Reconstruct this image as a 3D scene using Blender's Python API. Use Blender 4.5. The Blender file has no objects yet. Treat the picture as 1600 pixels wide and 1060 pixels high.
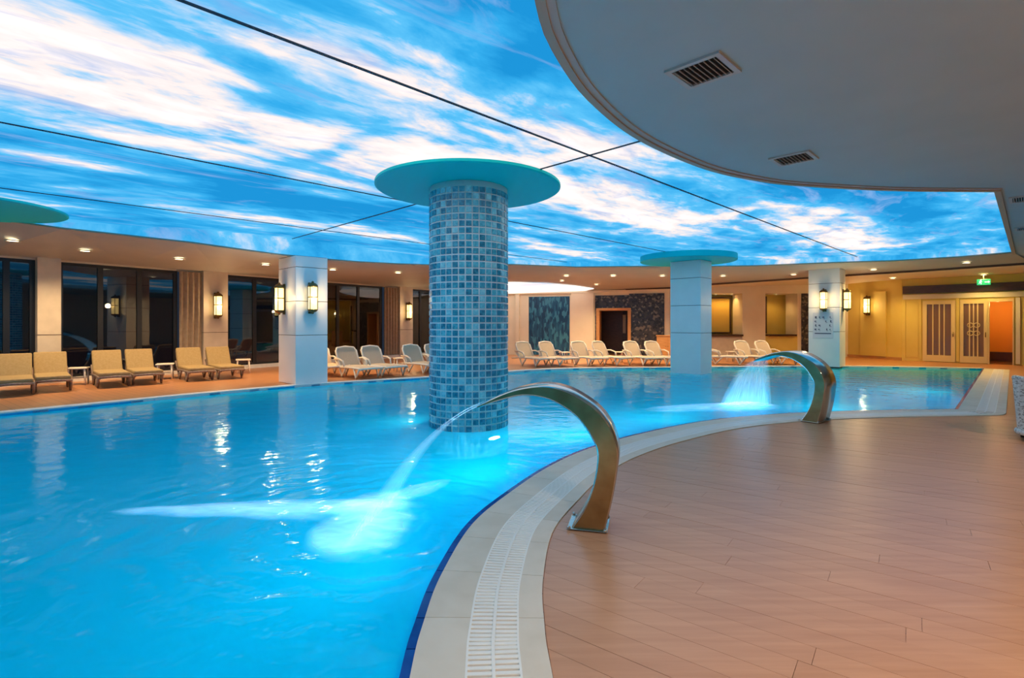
import bpy, bmesh, math, random
from mathutils import Vector, Matrix
from mathutils import noise as mnoise
from mathutils.geometry import tessellate_polygon
random.seed(7)
scene = bpy.context.scene
C = scene.collection
R2 = math.sqrt(0.5)

# ------------------------------------------------------------------ camera
FPX, HZN, EYE = 812.0, 505.0, 1.5
cam_d = bpy.data.cameras.new('camera')
cam = bpy.data.objects.new('camera', cam_d); C.objects.link(cam)
cam.location = (0, 0, EYE); cam.rotation_euler = (math.pi/2, 0, 0)
cam_d.sensor_fit = 'HORIZONTAL'; cam_d.sensor_width = 36.0
cam_d.lens = 36.0*FPX/1600.0
cam_d.shift_y = -(530.0-HZN)/1600.0
cam_d.clip_start = 0.05; cam_d.clip_end = 200
scene.camera = cam

# ------------------------------------------------------------------ world, exposure
w = bpy.data.worlds.new('world'); scene.world = w; w.use_nodes = True
w.node_tree.nodes['Background'].inputs[0].default_value = (0.012, 0.018, 0.03, 1)
w.node_tree.nodes['Background'].inputs[1].default_value = 1.0
scene.view_settings.view_transform = 'Standard'
scene.view_settings.look = 'None'
scene.view_settings.exposure = 0.2
scene.view_settings.gamma = 1.0
scene.view_settings.use_curve_mapping = False
scene.cycles.use_denoising = True
scene.cycles.use_adaptive_sampling = True
scene.cycles.adaptive_threshold = 0.02
scene.cycles.max_bounces = 7
scene.cycles.diffuse_bounces = 4
scene.cycles.glossy_bounces = 4
scene.cycles.transparent_max_bounces = 16
scene.cycles.sample_clamp_indirect = 6.0
scene.cycles.caustics_reflective = False
scene.cycles.caustics_refractive = False

SKY_POWER = 1.12        # backlit printed ceiling
DOWN_W = 170.0           # ceiling downlights, watts
POOL_W = 85.0           # underwater lamps, watts
WARM = (1.0, 0.70, 0.36)

# ------------------------------------------------------------------ helpers
def FP(px, py, z=0.0):
    """point of the horizontal plane z that the photograph shows at px, py"""
    Y = FPX*(EYE-z)/(py-HZN)
    return Vector(((px-800)/FPX*Y, Y, z))
def AT(px, Y, z=0.0):
    return Vector(((px-800)/FPX*Y, Y, z))
def ZAT(py, Y):
    return EYE + (HZN-py)/FPX*Y
def UVp(u, v, z=0.0):
    return Vector(((u-v)*R2, (u+v)*R2, z))

def mat(name, col=(0.8, 0.8, 0.8), rough=0.5, metal=0.0, emit=None, estr=0.0, spec=0.5):
    m = bpy.data.materials.new(name); m.use_nodes = True
    b = m.node_tree.nodes['Principled BSDF']
    b.inputs['Base Color'].default_value = (*col, 1)
    b.inputs['Roughness'].default_value = rough
    b.inputs['Metallic'].default_value = metal
    b.inputs['Specular IOR Level'].default_value = spec
    if emit:
        b.inputs['Emission Color'].default_value = (*emit, 1)
        b.inputs['Emission Strength'].default_value = estr
    return m
def nd(nt, t, **kw):
    n = nt.nodes.new(t)
    for k, v in kw.items(): setattr(n, k, v)
    return n
def ramp(nt, stops, interp='LINEAR'):
    r = nd(nt, 'ShaderNodeValToRGB'); e = r.color_ramp.elements
    r.color_ramp.interpolation = interp
    e[0].position, e[0].color = stops[0][0], (*stops[0][1], 1)
    e[1].position, e[1].color = stops[-1][0], (*stops[-1][1], 1)
    for p, c in stops[1:-1]:
        q = e.new(p); q.color = (*c, 1)
    return r
def math_n(nt, op, a, b=None, clamp=False):
    n = nd(nt, 'ShaderNodeMath', operation=op); n.use_clamp = clamp
    for i, v in enumerate((a, b)):
        if v is None: continue
        if isinstance(v, (int, float)): n.inputs[i].default_value = v
        else: nt.links.new(v, n.inputs[i])
    return n.outputs[0]
def noisy(name, c0, c1, scale, rough=0.5, bump=0.0, detail=4, coord='Object', stretch=(1, 1, 1), rot=0, rand=0.0, metal=0.0, spec=0.5):
    """principled with two colours mixed by stretched noise; rand shifts the mix per object"""
    m = mat(name, c0, rough, metal, spec=spec); nt = m.node_tree; L = nt.links
    b = nt.nodes['Principled BSDF']
    if coord == 'World':
        src = nd(nt, 'ShaderNodeNewGeometry').outputs['Position']
    else:
        src = nd(nt, 'ShaderNodeTexCoord').outputs[coord]
    mp = nd(nt, 'ShaderNodeMapping'); mp.inputs['Scale'].default_value = stretch
    mp.inputs['Rotation'].default_value = (0, 0, rot)
    mp.vector_type = 'TEXTURE' if False else 'POINT'
    L.new(src, mp.inputs[0])
    n = nd(nt, 'ShaderNodeTexNoise'); n.inputs['Scale'].default_value = scale; n.inputs['Detail'].default_value = detail
    L.new(mp.outputs[0], n.inputs['Vector'])
    f = n.outputs['Fac']
    if rand:
        oi = nd(nt, 'ShaderNodeObjectInfo')
        r = math_n(nt, 'MULTIPLY', math_n(nt, 'SUBTRACT', oi.outputs['Random'], 0.5), rand)
        f = math_n(nt, 'ADD', f, r, True)
    rp = ramp(nt, [(0.3, c0), (0.7, c1)])
    L.new(f, rp.inputs[0]); L.new(rp.outputs[0], b.inputs['Base Color'])
    if bump:
        bp = nd(nt, 'ShaderNodeBump'); bp.inputs['Strength'].default_value = bump; bp.inputs['Distance'].default_value = 0.01
        L.new(n.outputs['Fac'], bp.inputs['Height']); L.new(bp.outputs[0], b.inputs['Normal'])
    return m

class MB:
    """collects shapes that become ONE mesh object"""
    def __init__(s): s.v = []; s.f = []; s.mi = []; s.smooth = []
    def add(s, vs, fs, mi=0, smooth=False):
        o = len(s.v); s.v += [tuple(v) for v in vs]
        for f in fs: s.f.append(tuple(i+o for i in f)); s.mi.append(mi); s.smooth.append(smooth)
        return s
    def box(s, c, size, rz=0.0, M=None, mi=0):
        hx, hy, hz = size[0]/2, size[1]/2, size[2]/2
        vs = [Vector((x, y, z)) for z in (-hz, hz) for y in (-hy, hy) for x in (-hx, hx)]
        T = Matrix.Translation(Vector(c)) @ Matrix.Rotation(rz, 4, 'Z')
        if M is not None: T = T @ M
        vs = [T @ v for v in vs]
        return s.add(vs, [(0, 2, 3, 1), (4, 5, 7, 6), (0, 1, 5, 4), (2, 6, 7, 3), (0, 4, 6, 2), (1, 3, 7, 5)], mi)
    def bbox(s, c, size, bev=0.01, rz=0.0, M=None, mi=0):
        """box with chamfered vertical and horizontal edges"""
        bm = bmesh.new(); bmesh.ops.create_cube(bm, size=1.0)
        for v in bm.verts: v.co = Vector((v.co.x*size[0], v.co.y*size[1], v.co.z*size[2]))
        bmesh.ops.bevel(bm, geom=list(bm.edges), offset=bev, segments=2, affect='EDGES', profile=0.5)
        T = Matrix.Translation(Vector(c)) @ Matrix.Rotation(rz, 4, 'Z')
        if M is not None: T = T @ M
        bm.verts.index_update()
        s.add([T @ v.co for v in bm.verts], [[v.index for v in f.verts] for f in bm.faces], mi, False)
        bm.free(); return s
    def prism(s, poly, z0, z1, mi=0):
        n = len(poly); a = sum(poly[i][0]*poly[(i+1) % n][1]-poly[(i+1) % n][0]*poly[i][1] for i in range(n))
        if a < 0: poly = poly[::-1]
        vs = [(p[0], p[1], z0) for p in poly]+[(p[0], p[1], z1) for p in poly]
        fs = [(i, (i+1) % n, n+(i+1) % n, n+i) for i in range(n)]
        tri = tessellate_polygon([[Vector((p[0], p[1], 0)) for p in poly]])
        for t in tri:
            A, B, D = (Vector((poly[i][0], poly[i][1])) for i in t)
            if (B-A).cross(D-A) < 0: t = (t[0], t[2], t[1])
            fs.append(tuple(n+i for i in t)); fs.append(tuple(reversed(t)))
        return s.add(vs, fs, mi)
    def tube(s, path, r, n=8, mi=0, caps=True):
        P = [Vector(p) for p in path]; rings = []; o = len(s.v); vs = []; fs = []
        rr = r if isinstance(r, (list, tuple)) else [r]*len(P)
        up = Vector((0, 0, 1))
        for i, p in enumerate(P):
            t = (P[min(i+1, len(P)-1)]-P[max(i-1, 0)]).normalized()
            a = t.cross(up)
            if a.length < 1e-3: a = t.cross(Vector((1, 0, 0)))
            a.normalize(); b = t.cross(a)
            for k in range(n):
                q = 2*math.pi*k/n
                vs.append(p+(a*math.cos(q)+b*math.sin(q))*rr[i])
        for i in range(len(P)-1):
            for k in range(n):
                k2 = (k+1) % n
                fs.append((i*n+k, (i+1)*n+k, (i+1)*n+k2, i*n+k2))
        if caps:
            fs.append(tuple(range(n))); fs.append(tuple(range((len(P)-1)*n, len(P)*n))[::-1])
        return s.add(vs, fs, mi, True)
    def lathe(s, prof, n=16, c=(0, 0, 0), mi=0, smooth=True):
        vs = []; fs = []; m = len(prof)
        for k in range(n):
            q = 2*math.pi*k/n
            for r, z in prof: vs.append((c[0]+r*math.cos(q), c[1]+r*math.sin(q), c[2]+z))
        for k in range(n):
            k2 = (k+1) % n
            for j in range(m-1): fs.append((k*m+j, k2*m+j, k2*m+j+1, k*m+j+1))
        if prof[0][0] > 1e-6: fs.append(tuple(k*m for k in range(n))[::-1])
        if prof[-1][0] > 1e-6: fs.append(tuple(k*m+m-1 for k in range(n)))
        return s.add(vs, fs, mi, smooth)
    def mesh(s, name, mats):
        me = bpy.data.meshes.new(name); me.from_pydata(s.v, [], s.f)
        for m in (mats if isinstance(mats, (list, tuple)) else [mats]): me.materials.append(m)
        for i, p in enumerate(me.polygons): p.material_index = s.mi[i]; p.use_smooth = s.smooth[i]
        me.update(); return me
    def build(s, name, mats, parent=None):
        return link(name, s.mesh(name, mats), parent)
def link(name, me, parent=None, loc=None, rz=None):
    o = bpy.data.objects.new(name, me); C.objects.link(o)
    if parent is not None: o.parent = parent
    if loc is not None: o.location = loc
    if rz is not None: o.rotation_euler = (0, 0, rz)
    return o
def empty(name, loc=(0, 0, 0), rz=0.0):
    o = link(name, None, None, loc, rz); o.empty_display_size = 0.2; return o
def tag(o, label=None, cat=None, group=None, kind=None):
    if label: o['label'] = label
    if cat: o['category'] = cat
    if group: o['group'] = group
    if kind: o['kind'] = kind
    return o
def struct(o, label, cat=None): return tag(o, label, cat, None, 'structure')
def copy_tree(o, parent=None):
    c = o.copy(); C.objects.link(c); c.parent = parent
    for ch in list(o.children): copy_tree(ch, c)
    return c
def catmull(pts, step=0.05, closed=False):
    P = [Vector((p[0], p[1])) for p in pts]; n = len(P); out = []
    for i in range(n-1):
        p0 = P[max(i-1, 0)]; p1 = P[i]; p2 = P[i+1]; p3 = P[min(i+2, n-1)]
        k = max(2, int((p2-p1).length/step))
        for j in range(k):
            t = j/k
            out.append(0.5*((2*p1)+(p2-p0)*t+(2*p0-5*p1+4*p2-p3)*t*t+(3*p1-p0-3*p2+p3)*t**3))
    out.append(P[-1]); return out
def resample(pts, step):
    out = [pts[0].copy()]; acc = 0.0
    for a, b in zip(pts[:-1], pts[1:]):
        d = (b-a).length
        while acc+d >= step:
            t = (step-acc)/d; a = a+(b-a)*t; out.append(a.copy()); d = (b-a).length; acc = 0.0
            if d < 1e-9: break
        acc += d
    return out
def normals(pts):
    """right-hand normals of a polyline"""
    out = []
    for i in range(len(pts)):
        t = (pts[min(i+1, len(pts)-1)]-pts[max(i-1, 0)]).normalized()
        out.append(Vector((t.y, -t.x)))
    return out
def clip_convex(sub, clip):
    """Sutherland-Hodgman, clip counter-clockwise"""
    out = sub
    n = len(clip)
    for i in range(n):
        a, b = clip[i], clip[(i+1) % n]; e = b-a
        if not out: return []
        inp, out = out, []
        side = lambda p: e.x*(p.y-a.y)-e.y*(p.x-a.x)
        for j in range(len(inp)):
            p, q = inp[j], inp[(j+1) % len(inp)]; sp, sq = side(p), side(q)
            if sp >= 0: out.append(p)
            if (sp >= 0) != (sq >= 0): out.append(p+(q-p)*(sp/(sp-sq)))
    return out

# ------------------------------------------------------------------ materials
def sky_material():
    m = bpy.data.materials.new('backlit_sky_print'); m.use_nodes = True
    nt = m.node_tree; nt.nodes.clear(); L = nt.links
    out = nd(nt, 'ShaderNodeOutputMaterial'); em = nd(nt, 'ShaderNodeEmission')
    L.new(em.outputs[0], out.inputs[0])
    pos = nd(nt, 'ShaderNodeNewGeometry').outputs['Position']
    rot = nd(nt, 'ShaderNodeMapping'); rot.inputs['Rotation'].default_value = (0, 0, -math.pi/4)
    L.new(pos, rot.inputs[0])                      # x = u, y = v
    uv = rot.outputs[0]
    def mapped(scale, off=(0, 0, 0)):
        k = nd(nt, 'ShaderNodeMapping'); k.inputs['Scale'].default_value = scale; k.inputs['Location'].default_value = off
        L.new(uv, k.inputs[0]); return k.outputs[0]
    def noise(scale, vec, detail=6, rough=0.55, dist=0.0):
        n = nd(nt, 'ShaderNodeTexNoise'); n.inputs['Scale'].default_value = scale; n.inputs['Detail'].default_value = detail
        n.inputs['Roughness'].default_value = rough; n.inputs['Distortion'].default_value = dist
        L.new(vec, n.inputs['Vector']); return n.outputs['Fac']
    big = noise(0.55, mapped((0.55, 1.1, 0.7), (3.1, 0.7, 0)), 8, 0.6, 0.6)
    fine = noise(1.5, mapped((0.75, 1.5, 0.7), (9.0, 4.0, 0)), 10, 0.60, 0.35)
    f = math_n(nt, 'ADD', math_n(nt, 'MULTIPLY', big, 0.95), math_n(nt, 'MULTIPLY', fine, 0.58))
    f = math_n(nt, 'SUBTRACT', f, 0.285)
    # the printed picture: where its cloud banks (+) and its clear patches and painted shadow band (-) lie, (u, v, half length, half width, weight)
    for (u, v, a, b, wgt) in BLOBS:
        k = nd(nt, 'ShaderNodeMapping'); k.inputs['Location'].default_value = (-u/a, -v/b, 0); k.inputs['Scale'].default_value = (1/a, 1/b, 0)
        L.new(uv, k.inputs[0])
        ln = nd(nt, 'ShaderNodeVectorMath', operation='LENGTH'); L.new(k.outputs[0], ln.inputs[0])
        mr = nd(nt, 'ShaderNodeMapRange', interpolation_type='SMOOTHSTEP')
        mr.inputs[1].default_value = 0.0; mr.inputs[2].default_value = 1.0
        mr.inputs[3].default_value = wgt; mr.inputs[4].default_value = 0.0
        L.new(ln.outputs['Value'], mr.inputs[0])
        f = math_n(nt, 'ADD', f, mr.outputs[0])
    rp = ramp(nt, [(0.28, (0.010, 0.24, 0.56)), (0.42, (0.028, 0.335, 0.68)), (0.54, (0.09, 0.44, 0.76)), (0.61, (0.38, 0.56, 0.76)), (0.68, (0.78, 0.70, 0.69)), (0.80, (0.92, 0.82, 0.80)), (1.0, (1.10, 0.97, 0.91))])
    L.new(f, rp.inputs[0])
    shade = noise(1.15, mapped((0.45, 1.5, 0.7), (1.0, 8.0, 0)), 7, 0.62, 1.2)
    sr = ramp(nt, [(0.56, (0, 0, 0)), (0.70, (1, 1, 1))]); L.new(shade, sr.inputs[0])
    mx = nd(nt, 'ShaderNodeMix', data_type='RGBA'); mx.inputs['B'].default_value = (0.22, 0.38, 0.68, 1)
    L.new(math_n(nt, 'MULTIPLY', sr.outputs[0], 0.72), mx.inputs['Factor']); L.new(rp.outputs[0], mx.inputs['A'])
    L.new(mx.outputs['Result'], em.inputs['Color'])
    em.inputs['Strength'].default_value = SKY_POWER
    return m
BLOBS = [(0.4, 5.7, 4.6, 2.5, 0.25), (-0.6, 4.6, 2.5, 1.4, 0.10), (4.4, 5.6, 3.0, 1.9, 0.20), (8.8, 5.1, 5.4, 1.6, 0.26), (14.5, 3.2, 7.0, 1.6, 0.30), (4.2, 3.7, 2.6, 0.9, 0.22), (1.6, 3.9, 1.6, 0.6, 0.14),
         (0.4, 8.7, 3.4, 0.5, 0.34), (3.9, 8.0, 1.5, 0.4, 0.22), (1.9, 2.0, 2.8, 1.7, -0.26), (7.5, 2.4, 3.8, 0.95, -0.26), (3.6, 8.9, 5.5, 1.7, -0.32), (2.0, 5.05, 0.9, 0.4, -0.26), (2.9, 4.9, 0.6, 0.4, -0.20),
         (11.0, 1.6, 6.0, 0.9, -0.24), (6.5, 10.8, 6.0, 1.1, 0.22), (2.75, 8.6, 0.42, 3.0, -0.14), (3.0, 2.8, 0.40, 1.3, -0.16), (2.9, 5.9, 0.28, 1.2, -0.16), (10.5, 7.2, 3.5, 0.9, -0.12), (11, 9.5, 6, 1.2, 0.2),  # narrow negatives: shadow band of the structure behind, painted into the print
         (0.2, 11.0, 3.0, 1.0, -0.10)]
M = {}
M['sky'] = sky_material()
M['plaster'] = noisy('white_plaster', (0.70, 0.66, 0.60), (0.76, 0.72, 0.66), 3, 0.7, 0.05, coord='World')
M['soffit_grey'] = noisy('painted_soffit', (0.47, 0.44, 0.41), (0.51, 0.48, 0.45), 1.5, 0.6, 0.03, coord='World')
M['island'] = noisy('blue_grey_soffit_paint', (0.38, 0.54, 0.60), (0.41, 0.57, 0.63), 1.5, 0.6, 0.03, coord='World')
M['cornice'] = mat('tan_cornice', (0.46, 0.37, 0.28), 0.5)
M['gap'] = mat('shadow_gap_brown', (0.10, 0.05, 0.03), 0.7)
M['cream'] = noisy('cream_wall', (0.85, 0.74, 0.54), (0.90, 0.79, 0.60), 2, 0.6, 0.03, coord='World')
M['yellow'] = noisy('ochre_wall', (0.76, 0.56, 0.12), (0.81, 0.61, 0.16), 1.5, 0.55, 0.03, coord='World')
M['beige_pier'] = noisy('beige_stone_pier', (0.60, 0.50, 0.38), (0.68, 0.57, 0.44), 4, 0.5, 0.03, coord='World')
M['pillar'] = noisy('white_stone_cladding', (0.90, 0.88, 0.85), (0.94, 0.92, 0.89), 2.5, 0.35, 0.02, coord='World')
M['disc'] = mat('teal_paint', (0.0, 0.70, 0.74), 0.65, spec=0.2)
M['seam'] = mat('dark_seam_profile', (0.03, 0.05, 0.08), 0.6)
M['black_metal'] = mat('black_metal_frame', (0.012, 0.012, 0.014), 0.35)
M['white_plastic'] = mat('white_plastic', (0.88, 0.78, 0.64), 0.4)
M['sling'] = noisy('woven_sling_fabric', (0.56, 0.42, 0.28), (0.64, 0.50, 0.35), 60, 0.8, 0.1)
M['cushion'] = noisy('beige_cushion_fabric', (0.34, 0.225, 0.09), (0.40, 0.275, 0.125), 25, 0.85, 0.1)
M['brown_wicker'] = noisy('dark_wicker_legs', (0.20, 0.13, 0.10), (0.34, 0.25, 0.20), 30, 0.7, 0.2)
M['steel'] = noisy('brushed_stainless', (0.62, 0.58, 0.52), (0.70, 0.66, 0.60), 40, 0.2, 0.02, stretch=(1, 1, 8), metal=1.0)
M['steel_side'] = noisy('brown_stainless_side', (0.36, 0.24, 0.11), (0.50, 0.36, 0.18), 9, 0.24, 0.02, metal=1.0)  # spout flanks, browner than the shell
M['coping'] = noisy('tan_coping_stone', (0.70, 0.59, 0.45), (0.78, 0.67, 0.53), 5, 0.45, 0.06, coord='World', rand=0.25)
M['coping_white'] = noisy('white_coping_stone', (0.74, 0.72, 0.68), (0.82, 0.80, 0.76), 6, 0.4, 0.04, coord='World')
M['grate'] = mat('white_grate_plastic', (0.92, 0.87, 0.78), 0.4)
M['channel'] = mat('dark_channel', (0.16, 0.15, 0.14), 0.8)
M['edge_tile'] = noisy('cobalt_edge_tile', (0.004, 0.045, 0.25), (0.008, 0.08, 0.36), 8, 0.15, rand=0.4)
M['walnut'] = noisy('dark_walnut', (0.05, 0.022, 0.012), (0.09, 0.04, 0.02), 6, 0.35, 0.05, stretch=(1, 1, 8))
M['orange_wood'] = noisy('orange_wood', (0.55, 0.26, 0.08), (0.66, 0.34, 0.12), 6, 0.4, 0.05, stretch=(1, 1, 6))
M['brass'] = mat('aged_brass', (0.20, 0.13, 0.05), 0.35, 0.9)
M['lamp_glass'] = mat('lit_lamp_glass', (0.9, 0.7, 0.3), 0.3, emit=(1.0, 0.70, 0.24), estr=2.4)
M['bulb'] = mat('lit_lamp_core', (0.9, 0.8, 0.5), 0.3, emit=(1.0, 0.85, 0.5), estr=9.0)
M['downlight'] = mat('lit_downlight_lens', (0.9, 0.85, 0.7), 0.3, emit=(1.0, 0.82, 0.5), estr=7.0)
M['ring'] = mat('downlight_ring', (0.75, 0.68, 0.55), 0.4)
M['pool_lens'] = mat('lit_pool_lamp_lens', (0.7, 0.9, 1.0), 0.3, emit=(0.3, 0.9, 1.0), estr=0.9)
M['vent'] = mat('pale_vent_metal', (0.50, 0.52, 0.52), 0.5)
M['vent_dark'] = mat('vent_interior', (0.012, 0.016, 0.02), 0.8)
M['exit_green'] = mat('lit_exit_green', (0.02, 0.3, 0.1), 0.4, emit=(0.03, 0.55, 0.16), estr=1.0)
M['exit_white'] = mat('lit_exit_mark', (0.9, 0.9, 0.9), 0.4, emit=(0.8, 1.0, 0.85), estr=1.3)
M['sign'] = mat('sign_board', (0.78, 0.77, 0.80), 0.5)
M['sign_ink'] = mat('sign_ink', (0.10, 0.10, 0.16), 0.6)
M['amber_lamp'] = mat('lit_amber_shade', (0.9, 0.6, 0.3), 0.4, emit=(1.0, 0.68, 0.3), estr=3.0)
M['curtain'] = noisy('taupe_curtain', (0.34, 0.25, 0.17), (0.42, 0.31, 0.22), 10, 0.85)
TILE_COLS = [((0.008, 0.16, 0.27), (0.06, 0.40, 0.54)), ((0.02, 0.28, 0.42), (0.12, 0.55, 0.68)), ((0.06, 0.44, 0.58), (0.22, 0.70, 0.80)), ((0.18, 0.60, 0.72), (0.40, 0.82, 0.88))]
TILES = [noisy('blue_glass_mosaic_%d' % i, a, b, 26, 0.22, 0.12, coord='World', detail=3, spec=0.4) for i, (a, b) in enumerate(TILE_COLS)]
M['grout'] = mat('pale_grout', (0.90, 0.95, 0.95), 0.7)

def wood_material(name, c0, c1, rot, rand, rough, width=None):
    m = noisy(name, c0, c1, 2.2, rough, 0.10, detail=6, coord='World', stretch=(0.7, 9, 1), rot=rot, rand=rand)
    nt = m.node_tree; b = nt.nodes['Principled BSDF']
    b.inputs['Specular IOR Level'].default_value = 0.4
    if width:
        # boards too far away to be laid one by one: a fine dark joint every `width`
        pos = nd(nt, 'ShaderNodeNewGeometry').outputs['Position']
        mp = nd(nt, 'ShaderNodeMapping'); mp.inputs['Rotation'].default_value = (0, 0, rot)
        nt.links.new(pos, mp.inputs[0])
        sx = nd(nt, 'ShaderNodeSeparateXYZ'); nt.links.new(mp.outputs[0], sx.inputs[0])
        fr = math_n(nt, 'FRACT', math_n(nt, 'DIVIDE', sx.outputs['Y'], width))
        j = math_n(nt, 'LESS_THAN', fr, 0.06)
        src = b.inputs['Base Color'].links[0].from_socket
        mx = nd(nt, 'ShaderNodeMix', data_type='RGBA'); mx.inputs['B'].default_value = (c0[0]*0.45, c0[1]*0.45, c0[2]*0.45, 1)
        nt.links.new(j, mx.inputs['Factor']); nt.links.new(src, mx.inputs['A']); nt.links.new(mx.outputs['Result'], b.inputs['Base Color'])
    return m
PLANK_DIR = Vector((-0.797, 0.604)); PLANK_ANG = math.atan2(PLANK_DIR.y, PLANK_DIR.x)
M['plank'] = wood_material('red_brown_deck_board', (0.53, 0.255, 0.135), (0.62, 0.315, 0.175), -PLANK_ANG, 0.22, 0.28)
M['deck'] = wood_material('red_brown_deck', (0.52, 0.22, 0.09), (0.60, 0.27, 0.12), -PLANK_ANG, 0, 0.32, 0.15)

def mosaic_material(name, cols, scale, stretch=(1, 1, 1), rough=0.3):
    m = mat(name, cols[0], rough); nt = m.node_tree; b = nt.nodes['Principled BSDF']
    pos = nd(nt, 'ShaderNodeNewGeometry').outputs['Position']
    mp = nd(nt, 'ShaderNodeMapping'); mp.inputs['Scale'].default_value = stretch; nt.links.new(pos, mp.inputs[0])
    v = nd(nt, 'ShaderNodeTexVoronoi'); v.inputs['Scale'].default_value = scale; nt.links.new(mp.outputs[0], v.inputs['Vector'])
    sx = nd(nt, 'ShaderNodeSeparateColor'); nt.links.new(v.outputs['Color'], sx.inputs[0])
    st = [(i/(len(cols)-1), c) for i, c in enumerate(cols)]
    rp = ramp(nt, st, 'CONSTANT' if len(cols) > 3 else 'LINEAR'); nt.links.new(sx.outputs[0], rp.inputs[0])
    nt.links.new(rp.outputs[0], b.inputs['Base Color']); return m
M['dark_mosaic'] = mosaic_material('dark_pebble_mosaic', [(0.02, 0.025, 0.035), (0.06, 0.06, 0.06), (0.035, 0.04, 0.06), (0.20, 0.17, 0.14), (0.05, 0.05, 0.06), (0.34, 0.28, 0.22)], 12)
M['blue_mosaic'] = mosaic_material('blue_wall_mosaic', [(0.008, 0.05, 0.12), (0.02, 0.12, 0.22), (0.01, 0.08, 0.17), (0.05, 0.22, 0.34), (0.015, 0.10, 0.2)], 8, (1.6, 1.6, 0.5))
M['basin'] = mosaic_material('pool_basin_mosaic', [(0.0, 0.39, 0.70), (0.0, 0.42, 0.74)], 14, rough=0.5)

def glass_pane_material():
    m = bpy.data.materials.new('night_window_glass'); m.use_nodes = True; nt = m.node_tree; nt.nodes.clear(); L = nt.links
    out = nd(nt, 'ShaderNodeOutputMaterial'); mix = nd(nt, 'ShaderNodeMixShader')
    tr = nd(nt, 'ShaderNodeBsdfTransparent'); tr.inputs[0].default_value = (0.35, 0.38, 0.40, 1)
    gl = nd(nt, 'ShaderNodeBsdfGlossy'); gl.inputs['Roughness'].default_value = 0.015; gl.inputs['Color'].default_value = (0.9, 0.9, 0.9, 1)
    fr = nd(nt, 'ShaderNodeFresnel'); fr.inputs[0].default_value = 1.75
    L.new(fr.outputs[0], mix.inputs[0]); L.new(tr.outputs[0], mix.inputs[1]); L.new(gl.outputs[0], mix.inputs[2]); L.new(mix.outputs[0], out.inputs[0])
    return m
M['pane'] = glass_pane_material()

IMPACT = Vector((-1.05, 4.05)); IMPACT2 = Vector((3.15, 8.75))
def water_material():
    m = bpy.data.materials.new('pool_water_surface'); m.use_nodes = True; nt = m.node_tree; nt.nodes.clear(); L = nt.links
    out = nd(nt, 'ShaderNodeOutputMaterial'); mix = nd(nt, 'ShaderNodeMixShader')
    rf = nd(nt, 'ShaderNodeBsdfRefraction'); rf.inputs['IOR'].default_value = 1.33; rf.inputs['Roughness'].default_value = 0.10; rf.inputs['Color'].default_value = (0.62, 0.93, 1.0, 1)
    df = nd(nt, 'ShaderNodeBsdfDiffuse'); df.inputs['Color'].default_value = (0.0, 0.80, 1.0, 1)      # light scattered by the aerated water itself
    tl = nd(nt, 'ShaderNodeBsdfTranslucent'); tl.inputs['Color'].default_value = (0.0, 0.8, 1.0, 1)
    m1 = nd(nt, 'ShaderNodeMixShader'); m1.inputs[0].default_value = 0.22; L.new(df.outputs[0], m1.inputs[1]); L.new(tl.outputs[0], m1.inputs[2])
    tr = nd(nt, 'ShaderNodeMixShader'); tr.inputs[0].default_value = 0.66; L.new(rf.outputs[0], tr.inputs[1]); L.new(m1.outputs[0], tr.inputs[2])
    gl = nd(nt, 'ShaderNodeBsdfGlossy'); gl.inputs['Roughness'].default_value = 0.08; gl.inputs['Color'].default_value = (0.55, 0.88, 1, 1)
    fr = nd(nt, 'ShaderNodeFresnel'); fr.inputs[0].default_value = 1.17
    pos = nd(nt, 'ShaderNodeNewGeometry').outputs['Position']
    n1 = nd(nt, 'ShaderNodeTexNoise'); n1.inputs['Scale'].default_value = 2.6; n1.inputs['Detail'].default_value = 3; L.new(pos, n1.inputs['Vector'])
    # ripples running out from where the near spout's water lands
    sub = nd(nt, 'ShaderNodeVectorMath', operation='SUBTRACT'); sub.inputs[1].default_value = (IMPACT.x, IMPACT.y, 0); L.new(pos, sub.inputs[0])
    flat = nd(nt, 'ShaderNodeVectorMath', operation='MULTIPLY'); flat.inputs[1].default_value = (1, 1, 0); L.new(sub.outputs[0], flat.inputs[0])
    ln = nd(nt, 'ShaderNodeVectorMath', operation='LENGTH'); L.new(flat.outputs[0], ln.inputs[0])
    n2 = nd(nt, 'ShaderNodeTexNoise'); n2.inputs['Scale'].default_value = 1.3; n2.inputs['Detail'].default_value = 4; L.new(pos, n2.inputs['Vector'])
    ph = math_n(nt, 'ADD', math_n(nt, 'MULTIPLY', ln.outputs['Value'], 22.0), math_n(nt, 'MULTIPLY', n2.outputs['Fac'], 22.0))
    wv = math_n(nt, 'SINE', ph)
    fall = nd(nt, 'ShaderNodeMapRange', interpolation_type='SMOOTHSTEP'); fall.inputs[1].default_value = 0.3; fall.inputs[2].default_value = 3.2
    fall.inputs[3].default_value = 0.5; fall.inputs[4].default_value = 0.0; L.new(ln.outputs['Value'], fall.inputs[0])
    h = math_n(nt, 'ADD', n1.outputs['Fac'], math_n(nt, 'MULTIPLY', wv, math_n(nt, 'MULTIPLY', fall.outputs[0], 0.55)))
    bp = nd(nt, 'ShaderNodeBump'); bp.inputs['Strength'].default_value = 0.35; bp.inputs['Distance'].default_value = 0.04
    L.new(h, bp.inputs['Height']); L.new(bp.outputs[0], gl.inputs['Normal']); L.new(bp.outputs[0], df.inputs['Normal']); L.new(bp.outputs[0], rf.inputs['Normal']); L.new(bp.outputs[0], fr.inputs['Normal'])
    L.new(fr.outputs[0], mix.inputs[0]); L.new(tr.outputs[0], mix.inputs[1]); L.new(gl.outputs[0], mix.inputs[2]); L.new(mix.outputs[0], out.inputs[0])
    return m
M['water'] = water_material()
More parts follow.
